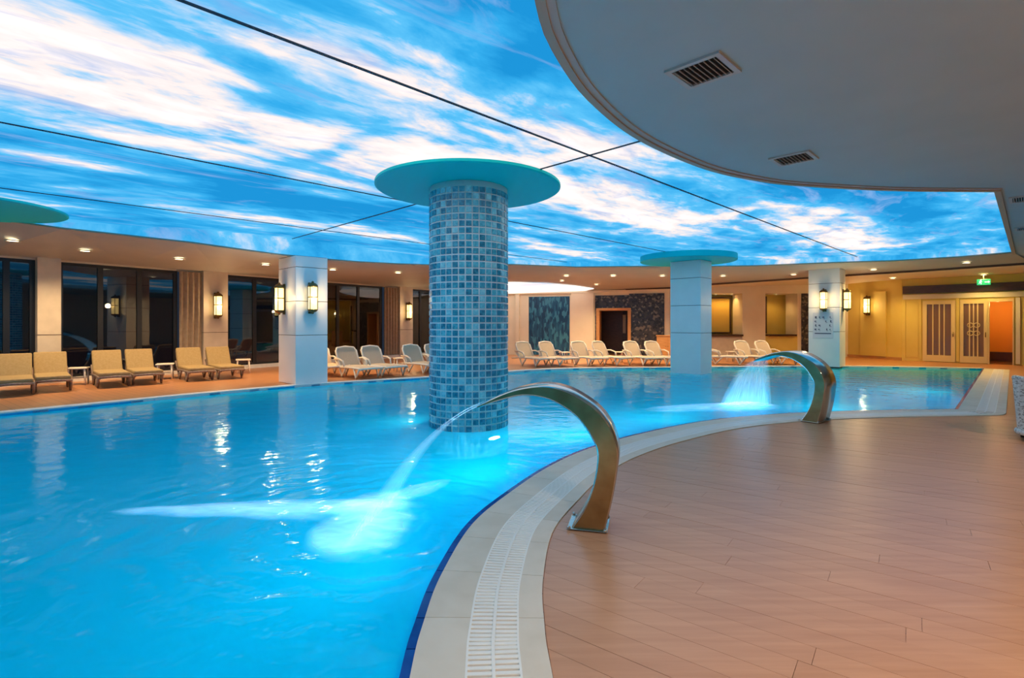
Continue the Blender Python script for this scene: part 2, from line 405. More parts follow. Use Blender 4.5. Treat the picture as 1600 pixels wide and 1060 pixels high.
def foam_material(name, col, scale, stretch, gain, base, rot=0.0):
    """white water whose density is stored per vertex and broken up by noise"""
    m = bpy.data.materials.new(name); m.use_nodes = True; nt = m.node_tree; nt.nodes.clear(); L = nt.links
    out = nd(nt, 'ShaderNodeOutputMaterial'); add = nd(nt, 'ShaderNodeAddShader')
    tr = nd(nt, 'ShaderNodeBsdfTransparent'); df = nd(nt, 'ShaderNodeBsdfDiffuse')
    at = nd(nt, 'ShaderNodeAttribute', attribute_name='whiteness')
    fl = nd(nt, 'ShaderNodeAttribute', attribute_name='flow')
    mp = nd(nt, 'ShaderNodeMapping'); mp.inputs['Scale'].default_value = stretch; L.new(fl.outputs['Vector'], mp.inputs[0])
    n = nd(nt, 'ShaderNodeTexNoise'); n.inputs['Scale'].default_value = scale; n.inputs['Detail'].default_value = 5; L.new(mp.outputs[0], n.inputs['Vector'])
    k = math_n(nt, 'ADD', math_n(nt, 'MULTIPLY', n.outputs['Fac'], gain), base)
    sc = nd(nt, 'ShaderNodeVectorMath', operation='SCALE'); sc.inputs[0].default_value = col
    L.new(math_n(nt, 'MULTIPLY', at.outputs['Fac'], k, True), sc.inputs['Scale']); L.new(sc.outputs[0], df.inputs['Color'])
    L.new(tr.outputs[0], add.inputs[0]); L.new(df.outputs[0], add.inputs[1]); L.new(add.outputs[0], out.inputs[0])
    return m
M['foam'] = foam_material('white_foam', (1.0, 0.93, 0.93), 3.0, (1.2, 4, 1), 1.3, 0.2)
M['sheet'] = foam_material('falling_water', (0.80, 0.95, 1.0), 4.0, (0.5, 7, 1), 0.8, 0.12)

# ------------------------------------------------------------------ plan of the place (x right, y away from the camera, metres)
near_pts = [(2.2, -3.6), (1.1, -2.3), (0.35, -1.0), (-0.12, 0.2), (-0.36, 1.2), (-0.43, 2.195), (-0.44, 2.56), (-0.417, 3.08), (-0.286, 3.87), (0.0, 4.6), (0.4, 5.41),
            (0.91, 6.15), (1.71, 6.96), (2.9, 7.86), (4.14, 8.42), (5.36, 8.72), (6.5, 8.87), (7.69, 8.96)]
near = catmull(near_pts, 0.05)
right_edge = [Vector((7.69, 8.96)), Vector((15.45, 17.0))]
far_pts = [(15.45, 17.0), (13.4, 17.6), (11, 17.85), (8, 17.7), (5.36, 17.4), (3.0, 17.2), (1.25, 16.75), (-0.5, 15.6), (-2.1, 14.35), (-4.58, 12.8), (-5.42, 12.06), (-6.64, 10.8), (-8.39, 8.6), (-11.5, 5.2), (-15.0, 1.3)]
far = catmull(far_pts, 0.25)
pool = near[::4]+[near[-1]]+far+[Vector((-15.5, -4)), Vector((-4, -5.0))]

K0 = Vector((-3.2, 25.6)); P0 = Vector((-11.66, 12.7))
LD = (K0-P0).normalized(); LN = Vector((LD.y, -LD.x))             # left wall direction, normal into the room
LW0 = P0-LD*14
K1 = Vector((6.85, 22.6)); K2 = Vector((14.87, 23.0)); K3 = Vector((15.6, 20.8)); K4 = K3+Vector((7.3, -7.3))
RW = Vector((3.6, -6.0))
room = [LW0, K0, K1, K2, K3, K4, RW+Vector((1, -1)), LW0+Vector((8, -9))]
def ray_line(px, a, d):
    """point on the plan line a + t d seen at image column px"""
    k = (px-800)/FPX
    t = (k*a.y-a.x)/(d.x-k*d.y)
    return a+d*t

# ------------------------------------------------------------------ floor, pool, coping
def face_with_hole(outer, hole, z, name, m):
    loops = [[Vector((p.x, p.y, 0)) for p in outer]]+([[Vector((p.x, p.y, 0)) for p in hole]] if hole else [])
    allp = [p for l in loops for p in l]; tri = tessellate_polygon(loops)
    mb = MB(); fs = []
    for t in tri:
        a, b, c = (allp[i].xy for i in t)
        fs.append(t if (b-a).cross(c-a) > 0 else (t[0], t[2], t[1]))
    mb.add([(p.x, p.y, z) for p in allp], fs); return mb.build(name, m)
floor = struct(face_with_hole(room, pool, 0.0, 'floor', M['deck']), 'red brown wooden deck floor around the indoor pool', 'floor')

mb = MB(); n = len(pool)
mb.add([(p.x, p.y, 0.0) for p in pool]+[(p.x, p.y, -1.4) for p in pool], [(i, (i+1) % n, n+(i+1) % n, n+i) for i in range(n)])
tri = tessellate_polygon([[Vector((p.x, p.y, 0)) for p in pool]])
mb.add([(p.x, p.y, -1.4) for p in pool], [t for t in tri])
basin = struct(mb.build('pool_basin', M['basin']), 'bright blue tiled basin of the large curved swimming pool', 'pool')
water = face_with_hole(pool, None, -0.035, 'pool_water', M['water'])
tag(water, 'clear blue rippled water filling the curved swimming pool', 'water', kind='stuff')

COPW = 0.60
ring_path = near[:-1]+[Vector((7.69, 8.96)), Vector((7.69, 8.96))+Vector((R2, R2))*0.02]+[Vector((7.69, 8.96)).lerp(right_edge[1], t/40) for t in range(1, 41)]
ring_path = resample(ring_path, 0.05)
rn = normals(ring_path)
for _ in range(3):   # soften the corner's mitre
    rn = [rn[0]]+[(rn[i-1]+rn[i]+rn[i+1]).normalized() for i in range(1, len(rn)-1)]+[rn[-1]]
def off(i, d): return ring_path[i]+rn[i]*d
NR = len(ring_path)
trim = struct(empty('trim_1'), 'tan stone coping with drain channel along the near pool edge', 'coping')
def band(i0, i1, d0, d1, z0, z1, name, m, parent, gap=0.004):
    a = [off(i, d0) for i in range(i0, i1+1)]; b = [off(i, d1) for i in range(i0, i1+1)]
    a[0] = a[0].lerp(a[1], gap/0.05); b[0] = b[0].lerp(b[1], gap/0.05)
    return MB().prism(a+b[::-1], z0, z1).build(name, m, parent)
START = next(i for i, p in enumerate(ring_path) if p.y > 0.6 and i > 20)
i = START
while i < NR-1:
    j = min(i+10, NR-1)
    band(i, j, 0.0, COPW*0.385, -0.05, 0.014, 'coping_stone', M['coping'], trim)
    band(i, j, COPW*0.79, COPW, -0.05, 0.014, 'coping_stone', M['coping'], trim)
    band(i, j, COPW*0.385, COPW*0.79, -0.03, -0.004, 'channel_bed', M['channel'], trim, 0)
    i = j
i = START
while i < NR-1:        # cobalt tiles at the waterline
    j = min(i+5, NR-1)
    band(i, j, -0.045, 0.0, -0.22, 0.010, 'edge_tile', M['edge_tile'], trim, 0.008)
    i = j
# slatted drain grate
grate = tag(empty('drain_grate'), 'white slatted drain grate running along the tan pool coping', 'drain grate')
fine_path = resample(ring_path, 0.036); fn = normals(fine_path)
fs = next(i for i, p in enumerate(fine_path) if p.y > 1.0 and i > 30)
gw = COPW*0.405; hw = gw/2-0.011
slat_me = MB().bbox((0, 0, 0), (hw, 0.0235, 0.018), 0.003).mesh('slat', M['grate'])
rest = MB(); count = 0
for i in range(fs, len(fine_path)):
    nn = (fn[i]+fn[min(i+1, len(fn)-1)]+fn[i-1]).normalized(); ang = math.atan2(nn.y, nn.x)
    for sgn in (-1, 1):
        c = fine_path[i]+nn*(COPW*0.5875+sgn*(gw/4+0.002))
        if count < 300:
            link('slat', slat_me, grate, (c.x, c.y, 0.005), ang); count += 1
        else:
            rest.box((c.x, c.y, 0.005), (hw, 0.0235, 0.018), ang)
o = rest.build('slat_run', M['grate'], grate); o['kind'] = 'stuff'
i = START
while i < NR-1:
    j = min(i+10, NR-1)
    band(i, j, COPW*0.5875-0.008, COPW*0.5875+0.008, -0.004, 0.0145, 'centre_rib', M['grate'], grate, 0)
    band(i, j, COPW*0.385, COPW*0.385+0.010, -0.004, 0.0145, 'side_rib', M['grate'], grate, 0)
    band(i, j, COPW*0.79-0.010, COPW*0.79, -0.004, 0.0145, 'side_rib', M['grate'], grate, 0)
    i = j
# far coping
trim2 = struct(empty('trim_2'), 'narrow white stone coping along the far pool edge', 'coping')
fp = resample(far, 0.2); fnn = normals(fp)
i = 0
while i < len(fp)-1:
    j = min(i+5, len(fp)-1)
    a = [fp[k] for k in range(i, j+1)]; b = [fp[k]+fnn[k]*0.26 for k in range(i, j+1)]
    a[0] = a[0].lerp(a[1], 0.02); b[0] = b[0].lerp(b[1], 0.02)
    MB().prism(a+b[::-1], -0.06, 0.02).build('coping_stone', M['coping_white'], trim2)
    i = j
# deck boards
outer_curve = [off(i, COPW+0.004) for i in range(0, NR, 4) if ring_path[i].y > -0.5 and i > 20 and off(i, COPW).x < 8.0]
dpoly = [p for p in outer_curve]
# convex outline, clockwise along the curve -> make it counter-clockwise
dpoly = dpoly+[Vector((11.5, dpoly[-1].y-0.25)), Vector((2.6, -0.4))]
a2 = sum(dpoly[i].x*dpoly[(i+1) % len(dpoly)].y-dpoly[(i+1) % len(dpoly)].x*dpoly[i].y for i in range(len(dpoly)))
if a2 < 0: dpoly = dpoly[::-1]
def hull(pts):
    pts = sorted({(round(p.x, 5), round(p.y, 5)) for p in pts}); cr = lambda o, a, b: (a[0]-o[0])*(b[1]-o[1])-(a[1]-o[1])*(b[0]-o[0])
    lo = []; up = []
    for p in pts:
        while len(lo) > 1 and cr(lo[-2], lo[-1], p) <= 0: lo.pop()
        lo.append(p)
    for p in reversed(pts):
        while len(up) > 1 and cr(up[-2], up[-1], p) <= 0: up.pop()
        up.append(p)
    return [Vector(p) for p in lo[:-1]+up[:-1]]
dpoly = hull(dpoly)
PW = 0.15; pd = PLANK_DIR; pe = Vector((0.604, 0.797))
row = 0; e = -1.0; rr = random.Random(3)
while e < 16:
    s = -16.0+rr.uniform(0, 2.0)
    while s < 10:
        ln = 2.4
        q = [pd*s+pe*e, pd*(s+ln-0.002)+pe*e, pd*(s+ln-0.002)+pe*(e+PW-0.0022), pd*s+pe*(e+PW-0.0022)]
        if (q[1]-q[0]).cross(q[2]-q[0]) < 0: q = q[::-1]
        c = clip_convex(q, dpoly)
        if len(c) > 2:
            ar = abs(sum(c[k].x*c[(k+1) % len(c)].y-c[(k+1) % len(c)].x*c[k].y for k in range(len(c))))/2
            if ar > 0.002:
                # slight height differences, as laid boards have
                MB().prism(c, -0.01, 0.006+rr.uniform(-0.0006, 0.0006)).build('plank', M['plank'], floor)
        s += ln
    e += PW

# ------------------------------------------------------------------ ceiling
ceil = struct(empty('ceiling'), 'backlit stretch ceiling printed with a blue cloudy sky', 'ceiling')
ZS = 3.57
vs_ = [0.25, 3.85, 7.5, 11.15, 15.5]; us_ = [-14.5, 5.2, 20.5]
for a, b in zip(vs_[:-1], vs_[1:]):
    for c, d in zip(us_[:-1], us_[1:]):
        g = 0.012
        poly = [UVp(c+g, a+g), UVp(d-g, a+g), UVp(d-g, b-g), UVp(c+g, b-g)]
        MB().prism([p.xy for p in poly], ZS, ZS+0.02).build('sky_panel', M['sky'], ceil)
for v in vs_[1:-1]:
    p = UVp(3, v); MB().box((p.x, p.y, ZS+0.002), (35.0, 0.028, 0.022), math.pi/4).build('seam_profile', M['seam'], ceil)
p = UVp(5.2, 7.85); MB().box((p.x, p.y, ZS+0.002), (0.028, 15.2, 0.022), math.pi/4).build('seam_profile', M['seam'], ceil)
MB().prism([v for v in room], 3.66, 3.72).build('roof_slab', M['plaster'], ceil)

# perimeter soffit: (inner edge px, py, height) with the matching outer point
inner = [Vector((-18.5, 1.6, 3.54)), FP(0, 345, 3.54), FP(100, 358, 3.43), FP(300, 380, 3.26), FP(430, 398, 3.14), FP(510, 406, 3.13), FP(560, 410, 3.18), FP(620, 413, 3.25), FP(680, 415, 3.32), FP(740, 415, 3.37), FP(800, 414, 3.40), FP(850, 416, 3.40), FP(900, 418, 3.40), FP(1000, 417, 3.4),
         FP(1100, 417, 3.4), FP(1180, 416, 3.4), FP(1300, 411, 3.4), FP(1400, 408, 3.4), FP(1500, 402, 3.4), FP(1585, 395, 3.4)]
lw = lambda t: LW0+LD*t
tot = (K0-LW0).length
def strip_pt(px, py, Y): return Vector(((px-800)/FPX*Y, Y, ZAT(py, Y)))
strip = [strip_pt(805, 459, 25.0), strip_pt(860, 456.5, 24.4), strip_pt(925, 454, 23.6), strip_pt(1046, 449, 22.3), strip_pt(1115, 443, 21.4), strip_pt(1190, 438, 20.7), strip_pt(1265, 433, 20.0), strip_pt(1325, 429, 19.2), strip_pt(1450, 421, 17.4), strip_pt(1610, 410, 15.4)]
outer = []
for k, p in enumerate(inner[:10]):
    t = [-1.0, 11.5, 13.0, 16.0, 18.5, 20.5, 22.0, 24.0, 26.5, 28.5][k]
    q = lw(t); outer.append(Vector((q.x, q.y, 3.09)))
outer = outer[:10]+strip
mb = MB(); n = len(inner)
mb.add([tuple(p) for p in inner]+[tuple(p) for p in outer], [(i, i+1, n+i+1, n+i) for i in range(n-1)])
soff = struct(mb.build('soffit', M['soffit_grey']), 'grey beige painted soffit around the printed sky ceiling', 'soffit')
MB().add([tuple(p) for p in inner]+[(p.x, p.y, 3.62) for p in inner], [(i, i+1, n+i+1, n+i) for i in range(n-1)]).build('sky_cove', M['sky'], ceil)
MB().tube([p+Vector((0, 0, 0.012)) for p in inner], 0.022, 6).build('edge_bead', M['cornice'], soff)
m2 = len(strip)
low = [p-Vector((0, 0, 0.07)) for p in strip]
MB().add([tuple(p) for p in strip]+[tuple(p) for p in low], [(i, i+1, m2+i+1, m2+i) for i in range(m2-1)]).build('shadow_gap', M['gap'], soff)
wallpts = [lw(tot-0.5), K0.lerp(K1, 0.25), K0.lerp(K1, 0.6), K1, K1.lerp(K2, 0.3), K1.lerp(K2, 0.6), K2, K2.lerp(K3, 0.5), K3, K4]
hi = [Vector((p.x, p.y, max(2.93, min(3.25, low[i].z+0.03)))) for i, p in enumerate(wallpts)]
MB().add([tuple(p) for p in low]+[tuple(p) for p in hi], [(i, i+1, m2+i+1, m2+i) for i in range(m2-1)]).build('outer_ceiling', M['cream'], soff)
# small backlit panel above the lounge wall
def soff_pt(px, py):
    Y0 = FP(800, 414, 3.4); a = Vector((0, 16.8, 3.4)); b = Vector((0, 25.0, ZAT(459, 25.0)))
    lo_, hi_ = 0.0, 1.0
    for _ in range(40):
        md = (lo_+hi_)/2; q = a.lerp(b, md)
        if HZN-FPX*(q.z-EYE)/q.y < py: lo_ = md
        else: hi_ = md
    q = a.lerp(b, lo_); return Vector(((px-800)/FPX*q.y, q.y, q.z-0.05))
pan = [soff_pt(*p) for p in ((700, 440), (803, 440.5), (850, 442), (900, 446), (928, 450), (915, 453), (850, 456.5), (803, 458), (700, 458))]
mb = MB(); n = len(pan)
mb.add([tuple(p) for p in pan]+[tuple(p+Vector((0, 0, 0.03))) for p in pan], [tuple(range(n)), tuple(range(n, 2*n))[::-1]]+[(i, (i+1) % n, n+(i+1) % n, n+i) for i in range(n)])
M['sky2'] = noisy('backlit_cloud_panel', (1, 1, 1), (1, 1, 1), 1.0)
nt = M['sky2'].node_tree; b = nt.nodes['Principled BSDF']
nz = nd(nt, 'ShaderNodeTexNoise'); nz.inputs['Scale'].default_value = 0.8; nz.inputs['Detail'].default_value = 6
mpn = nd(nt, 'ShaderNodeMapping'); mpn.inputs['Scale'].default_value = (0.5, 1.4, 1); nt.links.new(nd(nt, 'ShaderNodeNewGeometry').outputs['Position'], mpn.inputs[0]); nt.links.new(mpn.outputs[0], nz.inputs['Vector'])
rp = ramp(nt, [(0.35, (0.35, 0.55, 0.75)), (0.5, (0.9, 0.85, 0.8)), (0.7, (1, 0.97, 0.92))]); nt.links.new(nz.outputs['Fac'], rp.inputs[0])
nt.links.new(rp.outputs[0], b.inputs['Emission Color']); b.inputs['Emission Strength'].default_value = 1.0
mb.build('sky_panel', M['sky2'], soff)

# round island soffit over the deck and the lower ceiling to its side
ZI = 3.40
isl = catmull([(0.75, -2.2), (0.30, -0.8), (0.10, 0.6), (0.06, 1.8), (0.10, 2.6), (0.15, 3.05), (0.28, 3.55), (0.64, 4.35), (1.31, 5.32), (2.33, 6.30), (3.2, 6.83), (3.94, 7.10), (5.4, 7.36), (6.9, 7.42)], 0.15)
side_edge = [Vector((6.9, 7.42)), Vector((13.75, 14.27))]
ipoly = isl+[side_edge[1], Vector((15.4, 15.6)), K4, RW, Vector((1.6, -4.2))]
mb = MB().prism(ipoly, ZI, 3.64)
island = struct(mb.build('soffit', M['island']), 'large rounded grey soffit hanging over the wooden deck', 'soffit')
def edge_band(pts, d0, d1, z0, z1, name, m):
    nn = normals(pts); a = [p+q*d0 for p, q in zip(pts, nn)]; b = [p+q*d1 for p, q in zip(pts, nn)]
    MB().prism(a+b[::-1], z0, z1).build(name, m, island)
edge_band(isl, -0.012, 0.05, ZI-0.03, ZI+0.02, 'edge_moulding', M['cornice'])
edge_band(isl, 0.05, 0.105, ZI-0.015, ZI+0.02, 'edge_moulding', M['soffit_grey'])
edge_band(side_edge, -0.012, 0.06, ZI-0.03, ZI+0.02, 'edge_moulding', M['cornice'])

# ------------------------------------------------------------------ walls
def slab(mb, a, b, z0, z1, th, side=1, lift=0.0):
    """vertical slab from plan point a to b; thickness th away from the room (side of the left normal)"""
    d = (b-a).normalized(); nrm = Vector((-d.y, d.x))*side
    q = [a-nrm*lift, b-nrm*lift, b+nrm*th, a+nrm*th]
    return mb.prism(q, z0, z1)
WT = 3.45
# left wall: plinth, header and piers around five windows
wl = struct(slab(MB(), LW0, K0, 0.0, 0.12, 0.25, lift=0.10).build('wall_left', M['coping_white']), 'long wall of dark windows and beige piers behind the loungers', 'wall')
slab(MB(), LW0, K0, 3.04, WT, 0.25).build('header', M['beige_pier'], wl)
lwp = lambda px: ray_line(px, LW0, LD)
piers = [(55, 92), (314, 352), (468, 506), (621, 641)]
for k, (a, b) in enumerate(piers):
    pr = slab(MB(), lwp(a), lwp(b), 0.12, 3.2, 0.2, lift=0.16).build('pier', M['beige_pier'], wl)
    slab(MB(), lwp(a), lwp(b), 1.20, 1.215, 0.1, lift=0.164).build('groove', M['gap'], pr)
slab(MB(), LW0, lwp(-160), 0.12, 3.2, 0.2, lift=0.05).build('pier', M['beige_pier'], wl)
def curtain(px0, px1, label):
    a, b = lwp(px0), lwp(px1); L = (b-a).length; nseg = 60; mb = MB(); vs = []; fs = []
    for i in range(nseg+1):
        t = i/nseg; p = a+LD*(L*t)+LN*(0.10+0.04*math.sin(t*L*2*math.pi/0.16))
        vs += [(p.x, p.y, 0.13), (p.x, p.y, 3.03)]
    fs = [(2*i, 2*i+2, 2*i+3, 2*i+1) for i in range(nseg)]
    back = [(Vector(v)-Vector((LN.x, LN.y, 0))*0.02) for v in vs]; o0 = len(vs)
    mb.add(vs+back, fs+[(o0+2*i+1, o0+2*i+3, o0+2*i+2, o0+2*i) for i in range(nseg)], 0, True)
    r = tag(mb.build('curtain', M['curtain']), label, 'curtain', 'curtains along the dark windows')
    return r
curtain(278, 313, 'taupe pleated curtain beside the lamp pier at the middle of the window wall')
curtain(598, 620, 'taupe pleated curtain beside the far lamp pier close to the mosaic column')
wins = [(-160, 55, [-60, 10]), (92, 277, [157, 218]), (352, 468, [398]), (506, 597, [528, 560]), (641, 700, [657])]
for k, (a, b, mul) in enumerate(wins):
    pa, pb = lwp(a), lwp(b); z0, z1 = 0.12, 3.04
    wn = struct(empty('window_%d' % (k+1)), ['dark glazed window before the plain beige pier', 'wide dark window of three panes between two piers', 'dark window with one mullion beside the square pillar', 'dark window between square pillar and mosaic column', 'narrow dark window against the mosaic column'][k], 'window')
    fr = MB(); slab(fr, pa, pa+LD*0.08, z0, z1, 0.08); slab(fr, pb-LD*0.10, pb, z0, z1, 0.08); slab(fr, pa+LD*0.08, pb-LD*0.10, z0, z0+0.07, 0.08); slab(fr, pa+LD*0.08, pb-LD*0.10, z1-0.08, z1, 0.08)
    fr.build('frame', M['black_metal'], wn)
    edges = [pa+LD*0.08]+[lwp(m) for m in mul]+[pb-LD*0.10]
    for m in mul: slab(MB(), lwp(m)-LD*0.06, lwp(m)+LD*0.06, z0+0.07, z1-0.08, 0.08).build('mullion', M['black_metal'], wn)
    for i in range(len(edges)-1):
        c0 = edges[i]+LD*(0.06 if i else 0); c1 = edges[i+1]-LD*(0.06 if i < len(edges)-2 else 0); nr = Vector((-LD.y, LD.x))
        MB().prism([c0+nr*0.03, c1+nr*0.03, c1+nr*0.042, c0+nr*0.042], z0+0.07, z1-0.08).build('pane', M['pane'], wn)
# dark terrace outside, seen faintly through the panes
# back wall, with the portal opening
BD = (K1-K0).normalized(); bw = lambda px: ray_line(px, K0, BD)
wb = struct(slab(slab(slab(MB(), K0, bw(933), 0, WT, 0.2), bw(985), K1, 0, WT, 0.2), bw(933), bw(985), 2.12, WT, 0.2).build('wall_back', M['cream']), 'cream rear wall with blue mosaic panel and lit portal', 'wall')
slab(MB(), bw(700), K1, 2.86, 2.98, 0.1, lift=0.12).build('beam', M['cream'], wb)
slab(MB(), bw(826), bw(890), 0.02, ZAT(464, 24.3), 0.1, lift=0.03).build('mosaic_panel', M['blue_mosaic'], wb)
slab(slab(slab(MB(), bw(930), bw(936), 0, 2.62, .1, lift=0.03), bw(983), bw(1038), 0, 2.80, 0.1, lift=0.03), bw(930), bw(983), 2.10, 2.74, 0.1, lift=0.03).build('pebble_panel', M['dark_mosaic'], wb)
for a, b in ((806, 812), (893, 928), (1039, 1046)):
    slab(MB(), bw(a), bw(b), 0, 2.86, 0.1, lift=0.10).build('pilaster', M['cream'], wb)
for px in (824, 891): slab(MB(), bw(px), bw(px+2.5), 0, 2.7, 0.1, lift=0.08).build('jamb', M['cream'], wb)
d1 = struct(empty('door_1'), 'orange wooden portal leading into a dark passage', 'door')
slab(MB(), bw(932), bw(937), 0, 2.16, 0.6, lift=0.10).build('door_frame', M['orange_wood'], d1)
slab(MB(), bw(981), bw(986), 0, 2.16, 0.6, lift=0.10).build('door_frame', M['orange_wood'], d1)
slab(MB(), bw(932), bw(986), 2.06, 2.17, 0.6, lift=0.11).build('lintel', M['orange_wood'], d1)
nb = Vector((-BD.y, BD.x))
slab(slab(slab(MB(), bw(920)+nb*2.2, bw(1000)+nb*2.2, 0, 2.4, 0.1), bw(922)+nb*0.6, bw(922)+nb*2.2, 0, 2.4, 0.1), bw(998)+nb*2.2, bw(998)+nb*0.6, 0, 2.4, 0.1).build('passage_wall', M['walnut'], d1)
MB().prism([bw(922)+nb*0.2, bw(998)+nb*0.2, bw(998)+nb*2.2, bw(922)+nb*2.2], 2.3, 2.4).build('passage_ceiling', M['walnut'], d1)
MB().prism([bw(922)+nb*0.2, bw(998)+nb*0.2, bw(998)+nb*2.2, bw(922)+nb*2.2], -0.02, 0.005).build('passage_floor', M['deck'], d1)
slab(MB(), bw(950)+nb*2.15, bw(966)+nb*2.15, 0, 2.1, 0.05).build('passage_door', M['walnut'], d1)
slab(MB(), bw(967)+nb*2.12, bw(972)+nb*2.12, 1.0, 1.9, 0.05).build('passage_panel', M['cream'], d1)

# bar niche wall
CD = (K2-K1).normalized(); cw = lambda px: ray_line(px, K1, CD); nc = Vector((-CD.y, CD.x))
wm = struct(MB().prism([K1+nc*1.2, K2+nc*1.2, K2+nc*1.4, K1+nc*1.4], 0, WT).build('wall_bar', M['yellow']), 'ochre wall of the recessed bar niches', 'wall')
slab(MB(), K1, K2, 2.80, WT, 1.2).build('bulkhead', M['cream'], wm)
for a, b in ((1046, 1062), (1160, 1196), (1246, 1252), (1300, 1328)):
    slab(MB(), cw(a), cw(b), 0, 2.80, 0.9).build('pier', M['cream'], wm)
slab(MB(), cw(1062), cw(1160), 0, 0.92, 0.6).build('low_wall', M['beige_pier'], wm)
slab(MB(), cw(1196), cw(1246), 0, 0.92, 0.6).build('low_wall', M['yellow'], wm)
slab(MB(), cw(1252), cw(1272), 0, 2.80, 0.5, lift=0.05).build('mosaic_column', M['dark_mosaic'], wm)
ct = tag(slab(MB(), cw(1090), cw(1159.5), 0.92, 1.0, 0.55, lift=0.12).build('bar_counter', M['walnut']), 'dark bar counter top in the niche beside the tall white pillar', 'counter')
ct = tag(slab(MB(), cw(1198), cw(1243), 0.92, 1.0, 0.55, lift=0.12).build('bar_counter', M['walnut']), 'dark bar counter top in the niche beside the dark mosaic column', 'counter')
def framed(px0, px1, z0, z1, dep, mid, label, cat, name):
    r = tag(empty(name), label, cat); a, b = cw(px0)+nc*dep, cw(px1)+nc*dep; d = CD*0.07
    fr = MB(); slab(fr, a, a+d, z0, z1, 0.06, lift=0.03); slab(fr, b-d, b, z0, z1, 0.06, lift=0.03); slab(fr, a+d, b-d, z1-0.07, z1, 0.06, lift=0.03); slab(fr, a+d, b-d, z0, z0+0.07, 0.06, lift=0.03)
    fr.build('frame', M['walnut'], r); slab(MB(), a+d, b-d, z0+0.07, z1-0.07, 0.04).build('panel', mid, r); return r
M['amber_panel'] = mat('amber_panel_finish', (0.75, 0.50, 0.10), 0.3)  # one plain amber colour
framed(1113, 1158, 1.02, 2.68, 0.95, M['amber_panel'], 'amber wall panel in dark wooden frame above the bar counter', 'wall panel', 'wall_panel')
framed(1200, 1216, 1.02, 2.72, 0.95, M['dark_mosaic'], 'tall narrow dark mosaic picture in the second niche', 'picture', 'picture')

# angled wall and door wall to the lobby
wr = struct(slab(MB(), K2, K3, 0, WT, 0.2).build('wall_lobby', M['yellow']), 'warm ochre angled wall carrying one lamp', 'wall')
ED = (K3-K2).normalized(); ew = lambda px: ray_line(px, K2, ED)
slab(MB(), ew(1346), ew(1386), 0.12, 2.8, 0.1, lift=0.08).build('pilaster', M['yellow'], wr)
slab(MB(), K2, K3, 0, 0.12, 0.1, lift=0.04).build('baseboard', M['orange_wood'], wr)
DD = (K4-K3).normalized(); dw = lambda px: ray_line(px, K3, DD); nk = Vector((-DD.y, DD.x))
wd = struct(slab(slab(slab(MB(), K3, dw(1543.5), 0, WT, 0.25), dw(1584), K4, 0, WT, 0.25), dw(1543.5), dw(1584), 2.3, WT, 0.25).build('wall_doors', M['yellow']), 'ochre panelled wall with glazed doors under a dark beam', 'wall')
slab(MB(), dw(1411), K4, 2.66, 2.96, 0.1, lift=0.10).build('dark_beam', M['walnut'], wd)
slab(MB(), dw(1411), K4, 2.44, 2.62, 0.1, lift=0.05).build('moulding', M['cream'], wd)
for a, b in ((1412, 1415), (1436, 1440)):
    slab(MB(), dw(a), dw(b), 0.1, 2.44, 0.1, lift=0.04).build('panel_stile', M['yellow'], wd)
slab(MB(), dw(1416), dw(1435), 0.15, 2.3, 0.1, lift=0.02).build('wall_panel', M['yellow'], wd)
slab(MB(), dw(1494), dw(1499), 0.05, 2.44, 0.1, lift=0.05).build('panel_stile', M['yellow'], wd)
slab(MB(), dw(1587), dw(1594), 0.05, 2.4, 0.1, lift=0.06).build('panel_stile', M['cream'], wd)
M['door_cream'] = mat('golden_cream_paint', (0.82, 0.62, 0.30), 0.5)
M['door_glass'] = mat('brown_door_glass', (0.22, 0.11, 0.045), 0.15)
def glazed(px0, px1, n, label, bars, ornate=False):
    dr = struct(empty('door_%d' % n), label, 'door'); a, b = dw(px0), dw(px1); z0, z1 = 0.02, 2.36; w = 0.13*(b-a).length; d = DD*w
    slab(MB(), a, a+d, z0, z1, 0.1, lift=0.06).build('stile', M['door_cream'], dr); slab(MB(), b-d, b, z0, z1, 0.1, lift=0.06).build('stile', M['door_cream'], dr)
    slab(MB(), a+d, b-d, z1-0.14, z1, 0.1, lift=0.06).build('rail', M['door_cream'], dr); slab(MB(), a+d, b-d, z0, 0.26, 0.1, lift=0.06).build('rail', M['door_cream'], dr)
    slab(MB(), a+d, b-d, 0.26, z1-0.14, 0.05, lift=0.01).build('pane', M['door_glass'], dr)
    W = (b-a).length-2*w
    for t in bars:
        c = a+d+DD*(W*t); slab(MB(), c-DD*0.018, c+DD*0.018, 0.26, z1-0.14, 0.02, lift=0.035).build('bar', M['door_cream'], dr)
    if ornate:
        c = (a+b)/2
        for sx in (-1, 1):
            for zz in (1.12, 1.42):
                pts = [Vector((c.x, c.y, zz))+Vector((DD.x, DD.y, 0))*(sx*0.09+0.085*math.cos(q/10*2*math.pi))+Vector((0, 0, 0.085*math.sin(q/10*2*math.pi)))-Vector((nk.x, nk.y, 0))*0.035 for q in range(11)]
                MB().tube(pts, 0.016, 6).build('scroll', M['door_cream'], dr)
    hp = b-d*0.5; MB().tube([(hp.x-nk.x*0.10, hp.y-nk.y*0.10, 0.98), (hp.x-nk.x*0.10, hp.y-nk.y*0.10, 1.16)], 0.015, 8).build('handle', M['brass'], dr)
glazed(1442, 1493, 2, 'glazed lobby door with plain vertical bars', (0.25, 0.52, 0.72))
glazed(1500, 1543, 3, 'glazed lobby door with ornate scrolled grille', (0.30, 0.5, 0.70), True)
d4 = struct(empty('door_4'), 'open doorway into an orange lit lobby room', 'door')
for a, b in ((1543.5, 1546), (1582, 1584.5)): slab(MB(), dw(a), dw(b), 0, 2.36, 0.3, lift=0.07).build('door_frame', M['door_cream'], d4)
